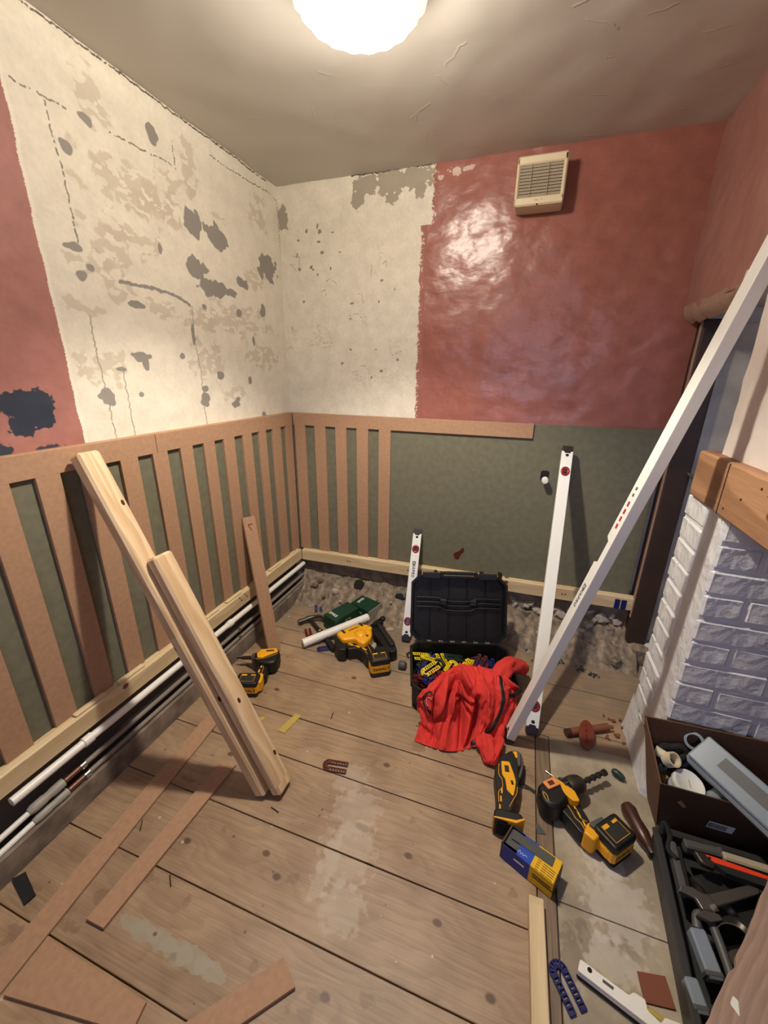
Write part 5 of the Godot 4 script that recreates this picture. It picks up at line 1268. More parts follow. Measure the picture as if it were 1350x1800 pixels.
func floor_things():
	# two green screw boxes
	var gs := "green screw boxes"
	var a := thing("screw_box", "green cardboard screw box nearer the hammer, white lettering on its lid", "box", gs, Vector3(0.38, 0, 0.25))
	card_box(a, [0.318, 0.320, 0.385, 0.158, 0.470, 0.196, 0.404, 0.360], 0.082, M.green_card)
	var ya := yawto(Vector2(0.32, 0.32), Vector2(0.404, 0.36))
	word(a, "SPAX", 0.019, M.white_ink, at(Vector3(0.366, 0.0822, 0.302), ya))
	add(a, "print", boxes([[Vector3(0, 0, 0), Vector3(0.05, 0.003, 0.0006)], [Vector3(-0.012, 0.018, 0), Vector3(0.014, 0.016, 0.0006)], [Vector3(0.012, 0.022, 0), Vector3(0.022, 0.008, 0.0006)]], 0), M.grey_pipe, Transform3D(Basis(Vector3.UP, yawto(Vector2(0.404, 0.36), Vector2(0.47, 0.196))), Vector3(0.4395, 0.03, 0.276)))
	var b := thing("screw_box", "green cardboard screw box touching the wall side, one torn grey end", "box", gs, Vector3(0.49, 0, 0.12))
	card_box(b, [0.404, 0.15, 0.434, 0.052, 0.562, 0.096, 0.53, 0.205], 0.075, M.green_card)
	word(b, "SPAX", 0.017, M.white_ink, at(Vector3(0.447, 0.0752, 0.108), yawto(Vector2(0.412, 0.145), Vector2(0.434, 0.052))))
	add(b, "torn_end", prism(pv([0.531, 0.205, 0.563, 0.097, 0.567, 0.098, 0.535, 0.206]), 0.002, 0.072, 0.001), M.grey_pipe)
	add(b, "print", boxes([[Vector3(0.0, 0.0, 0), Vector3(0.016, 0.018, 0.0006)], [Vector3(0.026, 0.0, 0), Vector3(0.02, 0.012, 0.0006)]], 0), M.grey_pipe, Transform3D(Basis(Vector3.UP, yawto(Vector2(0.404, 0.15), Vector2(0.53, 0.205))), Vector3(0.452, 0.042, 0.1718)))
	# claw hammer
	var h := thing("claw_hammer", "dark steel claw hammer lying under the white pipe", "hammer", "", Vector3(0.3, 0, 0.34))
	add(h, "handle", tube(spline([Vector3(0.232, 0.024, 0.313), Vector3(0.30, 0.017, 0.362), Vector3(0.37, 0.016, 0.415), Vector3(0.462, 0.018, 0.492)], 5), [0.0085, 0.0085, 0.0085, 0.0085, 0.009, 0.0095, 0.0105, 0.0125, 0.013, 0.0135, 0.014, 0.014, 0.014, 0.0145, 0.0145, 0.014], 12), M.rubber)
	add(h, "neck", tube([Vector3(0.225, 0.025, 0.309), Vector3(0.30, 0.018, 0.361)], 0.0078, 10), M.steel_dark)
	add(h, "collar", lathe([Vector2(0.011, 0), Vector2(0.0135, 0.003), Vector2(0.0135, 0.014), Vector2(0.011, 0.016)]), M.steel, yframe(Vector3(0.318, 0.017, 0.375), Vector3(0.37, 0.016, 0.415)))
	add(h, "head", tube(spline([Vector3(0.178, 0.02, 0.352), Vector3(0.196, 0.022, 0.332), Vector3(0.215, 0.026, 0.312), Vector3(0.24, 0.030, 0.292)], 3), [0.014, 0.0145, 0.0135, 0.011, 0.0115, 0.013, 0.0145, 0.0145, 0.013, 0.011], 14), M.steel_dark)
	for s in [-1.0, 1.0]: add(h, "claw", tube(spline([Vector3(0.24, 0.030, 0.292), Vector3(0.262, 0.031 + s * 0.005, 0.281), Vector3(0.288, 0.026 + s * 0.009, 0.280), Vector3(0.304, 0.018 + s * 0.009, 0.290)], 3), [0.011, 0.010, 0.009, 0.0075, 0.007, 0.0065, 0.006, 0.005, 0.004, 0.0025], 10), M.steel_dark)
	# length of white pipe propped on the nail gun
	var p := thing("pipe_offcut", "cut length of white plastic pipe between the hammer and nail gun", "pipe", "", Vector3(0.3, 0, 0.52))
	var pf := yframe(Vector3(0.296, 0.026, 0.512), Vector3(0.545, 0.064, 0.235))
	add(p, "pipe", lathe([Vector2(0.0215, 0.002), Vector2(0.0215, 0.37), Vector2(0.019, 0.37), Vector2(0.019, 0.0), Vector2(0.0215, 0.0), Vector2(0.0215, 0.002)], 28), M.white_plastic, pf)
	# packers scattered on the boards
	packer("blue", "small dark blue horseshoe packer on the boards left of the green boxes", "", Transform3D(Basis(Vector3.UP, -1.05).scaled(Vector3(1.0, 1, 1.05)), Vector3(0.195, 0.004, 0.155)))
	packer("blue", "blue horseshoe packer under the white pipe beside the nail gun", "", Transform3D(Basis(Vector3.UP, 0.5).scaled(Vector3(0.75, 1, 0.8)), Vector3(0.395, 0.004, 0.49)))
	packer("red", "dark red round-ended packer peeping out behind the white pipe end", "", Transform3D(Basis(Vector3.UP, 2.2).scaled(Vector3(0.8, 1, 0.8)), Vector3(0.266, 0.005, 0.402)))
	packer("brown", "brown horseshoe packer alone in the middle of the floorboards", "", Transform3D(Basis(Vector3.UP, 0.16), Vector3(0.725, 0.0035, 1.05)))
	packer("blue", "dark blue horseshoe packer beside the pale batten at the bottom", "", Transform3D(Basis(Vector3.UP, -0.98), Vector3(1.457, 0.0035, 1.36)))
	# half-round washers, scraps and rubber offcuts
	scrap("rubber_pad", "black rubber pad lying by the left skirting near the camera", "pad", [0.048, 1.646, 0.064, 1.622, 0.147, 1.648, 0.142, 1.672], 0.005, "rubber")
	scrap("plastic_shard", "pale round disc of plaster right of the nail gun", "plaster", [0.635, 0.222, 0.655, 0.20, 0.682, 0.205, 0.68, 0.222, 0.655, 0.235], 0.003, "plaster_bit")
	scrap("plastic_scrap", "clear grey plastic scrap on the narrow board above the screw box", "scrap", [1.398, 1.016, 1.412, 1.014, 1.430, 1.038, 1.405, 1.043], 0.002, "tool_grey")
	var gc := thing("gasket_scrap", "small curved dark green scrap on the hearth right of the drill", "scrap", "", Vector3(1.67, 0, 0.76))
	add(gc, "scrap", tube(spline([Vector3(1.655, 0.012, 0.745), Vector3(1.668, 0.016, 0.757), Vector3(1.69, 0.010, 0.768)], 4), [0.004, 0.009, 0.011, 0.012, 0.012, 0.012, 0.011, 0.009, 0.006], 8), M.p_green)
	scrap("board_scrap", "thin reddish brown square of board on the hearth by the tool tote", "scrap", [1.621, 1.284, 1.681, 1.272, 1.688, 1.325, 1.625, 1.335], 0.004, "tile_scrap")
	scrap("masking_tape", "torn yellow tape on the boards beside the foot of the studs", "tape", [0.335, 0.985, 0.362, 0.945, 0.378, 0.952, 0.352, 0.994], 0.0008, "yellow_tape")
	scrap("masking_tape", "torn yellow tape on the boards right of the foot of the studs", "tape", [0.455, 0.985, 0.478, 0.89, 0.505, 0.893, 0.486, 0.988], 0.0008, "yellow_tape")
	var pl := thing("foam_plug", "grey foam plug on the floor left of the tool case", "plug", "", Vector3(0.815, 0, 0.485))
	add(pl, "plug", lathe([Vector2(0, 0), Vector2(0.016, 0), Vector2(0.019, 0.006), Vector2(0.018, 0.03), Vector2(0.013, 0.035), Vector2(0, 0.035)], 10), M.tool_grey, Transform3D(Basis(Vector3.BACK, -1.45), Vector3(0.795, 0.018, 0.487)))
	tag(add(self, "metal_bracket", prism(pv([0.80, 0.385, 0.812, 0.36, 0.82, 0.367, 0.812, 0.386, 0.826, 0.408, 0.816, 0.412]), 0.001, 0.006, 0.0008), M.steel_dark), "small bent metal bracket beside the left edge of the tool case", "bracket")
	# oval packer and a length of dark dowel
	var ov := thing("oval_pad", "reddish brown oval pad with slots lying on the dowel", "pad", "", Vector3(1.585, 0, 0.62))
	var e := PackedVector2Array()
	for k in 28:
		var an := TAU * k / 28
		e.append(Vector2(1.585, 0.622) + Vector2(cos(an) * 0.058, sin(an) * 0.028).rotated(1.63))
	var tip := Transform3D(Basis.IDENTITY, Vector3(0, 0.002, 0.682)) * Transform3D(Basis(Vector3.RIGHT, 0.29), Vector3.ZERO) * Transform3D(Basis.IDENTITY, Vector3(0, 0, -0.682))
	add(ov, "pad", prism(e, 0.0, 0.011, 0.004), M.oxblood, tip)
	for k in 4: add(ov, "slot", box(Vector3(0.004, 0.0008, 0.009 + 0.002 * (k % 2)), 0), M.dark_gap, tip * at(Vector3(1.584, 0.0112, 0.587 + k * 0.022), 0.1))
	var dw := thing("dowel", "short dark wooden dowel lying under the oval pad", "dowel", "", Vector3(1.59, 0, 0.59))
	add(dw, "dowel", tube([Vector3(1.513, 0.0145, 0.633), Vector3(1.672, 0.0145, 0.548)], 0.0143, 16), M.dowel_wood)
	add(dw, "end_ring", tube([Vector3(1.5125, 0.0145, 0.6333), Vector3(1.53, 0.0145, 0.624)], 0.0146, 16), M.handle_wood)
	# turned wooden handle against the cardboard box
	var ch := thing("chisel_handle", "dark wooden tool handle pointing at the drill battery", "handle", "", Vector3(1.70, 0, 0.93))
	add(ch, "handle", lathe([Vector2(0, 0), Vector2(0.017, 0.002), Vector2(0.023, 0.018), Vector2(0.0195, 0.05), Vector2(0.023, 0.085), Vector2(0.018, 0.11), Vector2(0.012, 0.125), Vector2(0, 0.125)], 20), M.handle_wood, yframe(Vector3(1.672, 0.022, 0.872), Vector3(1.712, 0.017, 0.99)))
	add(ch, "ferrule", lathe([Vector2(0.012, 0.118), Vector2(0.0125, 0.12), Vector2(0.0125, 0.14), Vector2(0, 0.142)], 16), M.steel_dark, yframe(Vector3(1.672, 0.022, 0.872), Vector3(1.712, 0.017, 0.99)))
	screw_box()
	torpedo()
	# rust-red brick crumbs by the jamb and odd nails
	var r := RandomNumberGenerator.new(); r.seed = 8
	for k in 16:
		var q := Vector3(r.randf_range(1.66, 1.735), 0.003, r.randf_range(0.47, 0.60))
		tag(add(self, "brick_crumb", chunk(200 + k % 5, r.randf_range(0.004, 0.011)), M.tile_scrap, at(q, r.randf() * 6)), "crumb of red brick on the boards at the foot of the jamb", "crumb", "brick crumbs by the jamb")
	for n in [[0.248, 1.412, 0.9, "thin dark nail lying between the brown strips and the skirting"], [0.60, 1.245, 0.2, "dark nail lying just in front of the stud feet"], [0.62, 0.835, 1.4, "single nail on the boards in front of the nail gun"], [0.442, 1.495, 0.7, "nail on the grey paint streak near the narrow brown strip"]]:
		tag(add(self, "nail", tube([Vector3(n[0], 0.002, n[1]), Vector3(n[0] + 0.032 * cos(n[2]), 0.002, n[1] + 0.032 * sin(n[2]))], [0.0015, 0.0015], 6), M.steel_dark), n[3], "nail")
	for k in 30:
		var q := Vector3(r.randf_range(0.1, 1.35), 0.001, r.randf_range(0.06, 0.42))
		if Rect2(0.28, 0.0, 0.55, 0.62).has_point(Vector2(q.x, q.z)) or q.x > 0.78: q.x = r.randf_range(0.07, 0.27)
		tag(add(self, "plaster_chip", chunk(220 + k % 6, r.randf_range(0.003, 0.009)), M.plaster_bit, at(q, r.randf() * 6)), "chip of fallen plaster on the dusty boards near the left corner", "chip", "plaster chips in the corner")
	# crumpled foil by the wall
	var st := newst()
	for k in 16: box_into(st, Vector3(r.randf_range(.01, .03), 0.002, r.randf_range(.006, .02)), 0.0006, Transform3D(Basis.from_euler(Vector3(r.randf() * 1.2, r.randf() * 6, r.randf() * 1.2)), Vector3(0.535 + r.randfn() * 0.03, 0.045 + r.randf() * 0.02, 0.035 + r.randfn() * 0.02)))
	tag(add(self, "foil_scrap", st.commit(), M.foil), "crumpled silvery scrap on the rubble behind the green boxes", "foil")
	for s in [[1.43, 0.22, 0.03], [1.52, 0.19, 0.035], [1.60, 0.21, 0.03], [1.66, 0.23, 0.02], [1.36, 0.14, 0.03]]:
		var fst := newst()
		for k in 14: box_into(fst, Vector3(r.randf_range(.004, .014), r.randf_range(.004, .008), r.randf_range(.004, .012)), 0.0015, Transform3D(Basis.from_euler(Vector3(r.randf(), r.randf() * 6, r.randf())), Vector3(s[0] + r.randfn() * s[2] * .6, 0.004, s[1] + r.randfn() * s[2] * .4)))
		var o := add(self, "green_fluff", fst.commit(), M.p_green); tag(o, "scattered dark green crumbs on the boards below the green board", "crumbs", "green crumbs"); o.set_meta("kind", "stuff")

func scrap(called: String, label: String, cat: String, p: Array, h: float, m: String):
	tag(add(self, called, prism(pv(p), 0.0004, h, 0.0003 if h < 0.002 else 0.0006), M[m]), label, cat)

func screw_box():
	var t := thing("carton", "open blue and yellow screw carton with a strip of grey tape", "box", "", Vector3(1.38, 0, 1.14))
	var A := Vector2(1.304, 1.146); var B := Vector2(1.330, 1.088); var D := Vector2(1.436, 1.203); var C := Vector2(1.462, 1.140)
	var h := 0.060
	var s := 0.55
	var A2 := A.lerp(D, s); var B2 := B.lerp(C, s)
	add(t, "yellow_half", prism(PackedVector2Array([A2, B2, C, D]), 0.0008, h, 0.001), M.yellow_card)
	# the blue half is a tray of card, its far end open
	var st := newst()
	for e in [[A, A2], [B, B2]]:
		var m: Vector2 = (e[0] + e[1]) / 2; box_into(st, Vector3(e[0].distance_to(e[1]), h - 0.001, 0.0015), 0, at(Vector3(m.x, h / 2, m.y), yawto(e[0], e[1])))
	add(t, "blue_side", st.commit(), M.blue_card)
	var fl := A.lerp(D, 0.27); var fl2 := B.lerp(C, 0.27)
	add(t, "blue_lid", prism(PackedVector2Array([fl, fl2, B2, A2]), h - 0.0015, h + 0.0004, 0), M.blue_card_light)
	add(t, "blue_base", prism(PackedVector2Array([A, B, B2, A2]), 0.0008, 0.002, 0), M.blue_card)
	add(t, "inside", prism(PackedVector2Array([A.lerp(D, 0.02) + Vector2(0.002, 0), B.lerp(C, 0.02), fl2, fl]), 0.002, 0.02, 0), M.dark_gap)
	add(t, "end_flap", prism(PackedVector2Array([A + Vector2(-0.004, -0.002), B + Vector2(-0.004, -0.002), B, A]), 0.001, h + 0.004, 0.0004), M.dark_card)
	add(t, "end_panel", prism(PackedVector2Array([D + Vector2(0.001, 0.001), C + Vector2(0.001, 0.001), C + Vector2(0.0022, 0.0012), D + Vector2(0.0022, 0.0012)]), 0.002, h - 0.004, 0), M.dark_card)
	var y := yawto(A, D)
	add(t, "tape_strip", box(Vector3(0.115, 0.0012, 0.028), 0.0004), M.grey_tape, at(Vector3(1.384, h + 0.0012, 1.130), y + 0.06))
	add(t, "tape_end", box(Vector3(0.045, 0.001, 0.05), 0.0004), M.grey_tape, Transform3D(Basis(Vector3.UP, y) * Basis(Vector3.BACK, 0.1), Vector3(1.338, h - 0.004, 1.122)))
	var st2 := newst()
	for k in 5:
		for j in 4: box_into(st2, Vector3(0.010 + 0.004 * ((k * 3 + j) % 3), 0.0004, 0.0016), 0, at(Vector3(-0.03 + j * 0.017, 0, -0.004 + k * 0.0065)))
	add(t, "small_print", st2.commit(), M.ink, at(Vector3(1.428, h + 0.0003, 1.173), y))
	var n := (D - A).normalized(); var side := Vector2(-n.y, n.x)
	add(t, "side_print", boxes([[Vector3(0, 0.038, 0), Vector3(0.05, 0.004, 0.0006)], [Vector3(0.004, 0.029, 0), Vector3(0.056, 0.004, 0.0006)]], 0), M.ink, Transform3D(Basis(Vector3.UP, y), Vector3(A2.x, 0, A2.y) + Vector3(n.x, 0, n.y) * 0.034 + Vector3(side.x, 0, side.y) * 0.0006))
	add(t, "script_mark", tube(spline([Vector3(-0.012, 0, 0.004), Vector3(-0.008, 0, -0.005), Vector3(-0.004, 0, 0.003), Vector3(0.0, 0, -0.003), Vector3(0.004, 0, 0.003), Vector3(0.008, 0, -0.003), Vector3(0.014, 0, 0.0)], 4), 0.0006, 5), M.white_ink, at(Vector3(1.356, h + 0.0006, 1.156), y))
	add(t, "side_mark", boxes([[Vector3(0, 0.036, 0), Vector3(0.03, 0.005, 0.0006)]], 0), M.white_ink, Transform3D(Basis(Vector3.UP, y), Vector3(A.x, 0, A.y) + Vector3(n.x, 0, n.y) * 0.05 + Vector3(side.x, 0, side.y) * 0.0009))

func torpedo():
	var t := thing("small_level", "small dirty white plastic level lying on the hearth bottom right", "spirit level", "", Vector3(1.58, 0, 1.34))
	var a := Vector3(1.488, 0, 1.330); var b := Vector3(1.700, 0, 1.395)
	var xf := frame(a, b, Vector3.UP)
	add(t, "base_rail", prism(rounded(pv([0, -0.012, 0.25, -0.012, 0.25, 0.012, 0, 0.012]), 0.005), 0.001, 0.012, 0.002), M.rubber, xf)
	add(t, "body", prism(rounded(pv([0.0, -0.013, 0.10, -0.014, 0.108, -0.026, 0.13, -0.028, 0.136, -0.012, 0.16, -0.008, 0.166, -0.022, 0.2, -0.034, 0.235, -0.024, 0.25, 0.0115, 0, 0.0115]), 0.004, 3), 0.011, 0.028, 0.003), M.white_plastic, xf)
	add(t, "hang_hole", rod(0.005, 0.0012), M.dark_gap, xf * at(Vector3(0.022, 0.0275, -0.005)))
	add(t, "print", boxes([[Vector3(0.06, 0.0283, -0.004), Vector3(0.022, 0.0006, 0.006)]], 0), M.tool_grey, xf)
	add(t, "vial", tube([Vector3(0.136, 0.022, -0.016), Vector3(0.164, 0.022, -0.016)], 0.006, 10), M.yellow_tape, xf)
	add(t, "vial_ring", lathe([Vector2(0.015, 0), Vector2(0.019, 0.001), Vector2(0.019, 0.004), Vector2(0.015, 0.004)], 24), M.white_plastic, xf * at(Vector3(0.205, 0.026, -0.012)))
	add(t, "vial_window", rod(0.015, 0.001, 0, 24), M.vial, xf * at(Vector3(0.205, 0.0275, -0.012)))

# ---------------------------------------------------------------- cardboard box and what stands in it
func slab(t: Node3D, called: String, q: Array, th: Vector3, m: Material): # four corners and a thickness vector
	var st := newst()
	var p := []
	for v in q: p.append(v + th)
	var n: Vector3 = (q[1] - q[0]).cross(q[3] - q[0]).normalized()
	if n.dot(th) > 0: n = -n
	poly(st, q, n); poly(st, p, -n)
	for i in 4:
		var j := (i + 1) % 4
		var e: Vector3 = (q[j] - q[i]).cross(n).normalized()
		if e.dot((q[i] + q[j]) / 2 - (q[0] + q[2]) / 2) < 0: e = -e
		poly(st, [q[i], q[j], p[j], p[i]], e)
	add(t, called, st.commit(), m)

func cardboard_box():
	var t := thing("cardboard_box", "worn brown cardboard box of oddments against the brick jamb", "box", "", Vector3(1.9, 0, 0.87))
	var fl := Vector3(1.752, 0.002, 0.905); var fr := Vector3(2.09, 0.002, 0.905); var bl := Vector3(1.75, 0.002, 0.80); var br := Vector3(2.09, 0.002, 0.79)
	var tfl := Vector3(1.708, 0.222, 0.945); var tfr := Vector3(2.06, 0.222, 0.945); var tbl := Vector3(1.682, 0.322, 0.80); var tbr := Vector3(2.06, 0.322, 0.785)
	slab(t, "front_panel", [fl, fr, tfr, tfl], Vector3(0, 0, -0.004), M.dark_card)
	slab(t, "side_panel", [fl, bl, tbl, tfl], Vector3(0.004, 0, 0), M.brown_card)
	slab(t, "back_panel", [bl, br, tbr, tbl], Vector3(0, 0, 0.004), M.brown_card)
	slab(t, "side_panel", [fr, br, tbr, tfr], Vector3(-0.004, 0, 0), M.brown_card)
	slab(t, "base_panel", [fl, fr, br, bl], Vector3(0, 0.004, 0), M.brown_card)
	var ff := frame(fl, fr, (fr - fl).cross(tfl - fl) * -1.0)
	var out := (fr - fl).cross(tfl - fl).normalized()
	if out.z < 0: out = -out
	var up := (tfl - fl).normalized()
	var face := Transform3D(Basis(Vector3.RIGHT, out, Vector3.RIGHT.cross(out)), Vector3.ZERO)
	add(t, "torn_spot", prism(pv([0, 0, 0.008, -0.012, 0.026, 0.012, 0.020, 0.020]), 0, 0.0006), M.torn_card, Transform3D(face.basis, fl + up * 0.165 + Vector3(0.045, 0, 0.0) + out * 0.0004))
	var lab := Transform3D(face.basis, fl + up * 0.105 + Vector3(0.155, 0, 0) + out * 0.0016)
	add(t, "sticker", box(Vector3(0.062, 0.0006, 0.032), 0), M.level_white, lab)
	add(t, "bar_code", bars(), M.label_dark, lab * at(Vector3(-0.006, 0.0005, 0)))
	# contents
	var o := thing("organiser_case", "clear grey plastic organiser case sticking up out of the cardboard box", "case", "", Vector3(1.9, 0.1, 0.88))
	var oa := Vector3(1.822, 0.272, 0.822); var ob := Vector3(1.962, 0.245, 0.985)
	var ox := mid(oa, ob, Vector3(-0.35, 0.75, 0.45))
	add(o, "lower_tray", box(Vector3(0.235, 0.036, 0.10), 0.010), M.frosted, ox * at(Vector3(0.01, -0.012, 0.0)))
	add(o, "lid", box(Vector3(0.23, 0.012, 0.086), 0.004), M.frosted, ox * at(Vector3(0.01, 0.012, -0.004)))
	add(o, "label", box(Vector3(0.13, 0.0008, 0.034), 0), M.tool_grey, ox * at(Vector3(0.02, 0.0184, -0.012)))
	add(o, "handle_end", lathe([Vector2(0.018, 0), Vector2(0.026, 0.004), Vector2(0.026, 0.03), Vector2(0.018, 0.034)], 16), M.frosted, ox * Transform3D(Basis(Vector3.RIGHT, 0.2), Vector3(-0.118, -0.02, -0.012)))
	add(o, "contents", boxes([[Vector3(0.03, -0.01, 0.0505), Vector3(0.17, 0.02, 0.001)]], 0), M.tool_grey, ox)
	var tn := thing("lidded_tub", "white lidded tub with a blue band standing in the cardboard box", "tub", "", Vector3(1.80, 0.05, 0.895))
	var tf := yframe(Vector3(1.786, 0.085, 0.858), Vector3(1.800, 0.18, 0.886))
	add(tn, "tub", lathe([Vector2(0, 0), Vector2(0.036, 0), Vector2(0.038, 0.10), Vector2(0, 0.10)], 30), M.level_white, tf)
	add(tn, "band", lathe([Vector2(0.0375, 0.04), Vector2(0.0392, 0.041), Vector2(0.0394, 0.072), Vector2(0.038, 0.073)], 30), M.tin_blue, tf)
	add(tn, "lid", lathe([Vector2(0.040, 0.095), Vector2(0.042, 0.098), Vector2(0.042, 0.112), Vector2(0.039, 0.117), Vector2(0.034, 0.117), Vector2(0.032, 0.1145), Vector2(0, 0.1145)], 36), M.level_white, tf)
	add(tn, "lid_text", boxes([[Vector3(0, 0.1149, 0), Vector3(0.024, 0.0006, 0.002)]], 0), M.grey_pipe, tf)
	var pt := thing("pipe_fitting", "white plastic pipe elbow lying in the cardboard box", "pipe fitting", "", Vector3(1.765, 0.17, 0.85))
	add(pt, "pipe", tube([Vector3(1.724, 0.222, 0.822), Vector3(1.760, 0.218, 0.842)], 0.014, 18), M.cream_plastic)
	add(pt, "socket", lathe([Vector2(0.014, 0), Vector2(0.021, 0.004), Vector2(0.021, 0.034), Vector2(0.0165, 0.034), Vector2(0.0165, 0.004)], 24), M.cream_plastic, yframe(Vector3(1.753, 0.208, 0.838), Vector3(1.772, 0.245, 0.862)))
	add(pt, "socket_hollow", rod(0.0165, 0.001, 0, 20), M.soot, yframe(Vector3(1.7537, 0.2095, 0.839), Vector3(1.772, 0.245, 0.862)))
	tag(add(self, "cable_coil", tube(spline([Vector3(1.735, 0.20, 0.822), Vector3(1.745, 0.235, 0.815), Vector3(1.765, 0.24, 0.815), Vector3(1.79, 0.25, 0.815), Vector3(1.805, 0.235, 0.82), Vector3(1.78, 0.20, 0.83), Vector3(1.75, 0.18, 0.83)], 6), 0.010, 10), M.rubber), "loop of thick black hose at the back of the cardboard box", "hose")
	tag(add(self, "black_torch", lathe([Vector2(0, 0), Vector2(0.016, 0), Vector2(0.016, 0.09), Vector2(0.022, 0.1), Vector2(0.022, 0.13), Vector2(0, 0.13)], 20), M.tool_black, yframe(Vector3(1.79, 0.17, 0.83), Vector3(1.86, 0.27, 0.80))), "black cylindrical tool in the cardboard box behind the clear case", "tool")
	tag(add(self, "grey_filler_tube", lathe([Vector2(0, 0), Vector2(0.02, 0), Vector2(0.022, 0.1), Vector2(0, 0.1)], 18), M.frosted, yframe(Vector3(1.83, 0.12, 0.90), Vector3(1.88, 0.2, 0.9))), "translucent grey tube beside the tub in the cardboard box", "tube")
	tag(add(self, "dark_rag", chunk(91, 0.045), M.rubber, at(Vector3(1.9, 0.12, 0.87), 0.4)), "dark heap of cloth at the bottom of the cardboard box", "cloth")
	tag(add(self, "yellow_tin", rod(0.03, 0.12, 0.003), M.yellow_tape, at(Vector3(1.778, 0.03, 0.850))), "yellow tin half hidden in the corner of the cardboard box", "tin")

func bars() -> ArrayMesh:
	var st := newst(); var r := RandomNumberGenerator.new(); r.seed = 4
	var x := -0.022
	while x < 0.020:
		var w := r.randf_range(0.0006, 0.0016); box_into(st, Vector3(w, 0.0004, 0.022), 0, at(Vector3(x, 0, 0))); x += w + r.randf_range(0.0006, 0.0014)
	return st.commit()

# ---------------------------------------------------------------- tool tote in the corner
func tool_tote():
	var t := thing("tool_tote", "dark grey open plastic tool tote full of hand tools", "tool tote", "", Vector3(1.9, 0, 1.2))
	var a := Vector2(1.722, 0.965); var b := Vector2(1.692, 1.44); var c := Vector2(2.03, 1.46); var d := Vector2(2.06, 0.965)
	add(t, "base", prism(PackedVector2Array([a, b, c, d]), 0.002, 0.008, 0.001), M.tray_plastic)
	for e in [[a, b, 0.075], [b, c, 0.075], [c, d, 0.10], [d, a, 0.075]]:
		var m: Vector2 = (e[0] + e[1]) / 2; var l: float = e[0].distance_to(e[1])
		add(t, "side_wall", box(Vector3(l, e[2], 0.006), 0.002), M.tray_plastic, at(Vector3(m.x, e[2] / 2 + 0.002, m.y), yawto(e[0], e[1])))
		add(t, "rim", box(Vector3(l, 0.012, 0.020), 0.004), M.tray_plastic, at(Vector3(m.x, e[2], m.y), yawto(e[0], e[1])))
	for k in 4: add(t, "rib", box(Vector3(0.006, 0.06, 0.012), 0.002), M.tray_plastic, at(Vector3(1.717 - 0.0052 * k, 0.036, 1.03 + 0.085 * k), 0.06))
	# adjustable spanner
	var s := thing("adjustable_spanner", "grey adjustable spanner with open jaws on top of the tote", "spanner", "", Vector3(1.78, 0.1, 1.16))
	var sf := frame(Vector3(1.735, 0.108, 1.175), Vector3(1.90, 0.118, 1.085), Vector3(0.0, 1, 0.1))
	add(s, "jaw", prism(rounded(pv([-0.006, -0.030, 0.010, -0.040, 0.034, -0.030, 0.050, -0.014, 0.060, -0.012, 0.060, 0.014, 0.044, 0.020, 0.020, 0.012, 0.022, -0.010, 0.006, -0.022]), 0.004), 0, 0.013, 0.003), M.steel, sf)
	add(s, "moving_jaw", prism(rounded(pv([-0.002, 0.016, 0.022, 0.012, 0.042, 0.020, 0.052, 0.026, 0.05, 0.036, 0.022, 0.034]), 0.003), 0.0005, 0.0125, 0.002), M.steel, sf)
	add(s, "handle", prism(rounded(pv([0.056, -0.012, 0.185, -0.010, 0.192, 0.0, 0.185, 0.011, 0.056, 0.013]), 0.006), 0.001, 0.011, 0.003), M.steel, sf)
	for k in 5: add(s, "worm_ridge", box(Vector3(0.0016, 0.004, 0.014), 0.0005), M.chrome, sf * at(Vector3(0.043 + k * 0.0032, 0.0125, 0.014)))
	var og := thing("pull_saw", "orange handled folding tool lying across the back of the tote", "saw", "", Vector3(1.86, 0.13, 1.05))
	var gf := frame(Vector3(1.802, 0.125, 1.062), Vector3(1.96, 0.125, 1.062), Vector3.UP)
	add(og, "orange_spine", prism(rounded(pv([-0.006, -0.010, 0.02, -0.010, 0.19, -0.001, 0.19, 0.006, 0.02, 0.006, -0.002, 0.006]), 0.004), 0.006, 0.02, 0.003), M.orange_grip, gf)
	add(og, "hang_hole", rod(0.003, 0.001), M.dark_gap, gf * at(Vector3(0.004, 0.0195, -0.002)))
	add(og, "grip", prism(rounded(pv([0.012, 0.004, 0.19, 0.005, 0.19, 0.028, 0.03, 0.022]), 0.006), 0.0, 0.018, 0.004), M.rubber, gf)
	add(og, "head", prism(rounded(pv([-0.03, -0.012, -0.004, -0.014, 0.014, 0.006, 0.01, 0.022, -0.02, 0.018]), 0.008), 0.002, 0.02, 0.005), M.steel_dark, gf)
	# glue tubes, clear boxes, cup and clamps
	tool_bar("drill_bit_box", "long clear plastic bit box in the near end of the tote", "bit box", Vector3(1.742, 0.088, 1.205), Vector3(1.756, 0.075, 1.285), Vector3(0.034, 0.03, 0), "frosted")
	tool_bar("drill_bit_box", "short clear plastic bit box leaning at the tote's left wall", "bit box", Vector3(1.703, 0.078, 1.30), Vector3(1.712, 0.072, 1.352), Vector3(0.028, 0.026, 0), "frosted")
	tool_bar("folding_rule", "grey folded tool standing along the tote's left wall", "rule", Vector3(1.748, 0.082, 1.005), Vector3(1.738, 0.09, 1.135), Vector3(0.018, 0.03, 0), "tool_grey")
	tool_bar("clamp_bar", "flat steel clamp bar beside the tote's left wall", "clamp", Vector3(1.764, 0.075, 1.01), Vector3(1.752, 0.082, 1.13), Vector3(0.010, 0.034, 0), "steel_dark")
	tool_bar("sanding_block", "grey sanding block at the back edge of the tote", "block", Vector3(1.775, 0.092, 1.005), Vector3(1.87, 0.092, 1.0), Vector3(0.025, 0.028, 0), "tool_grey")
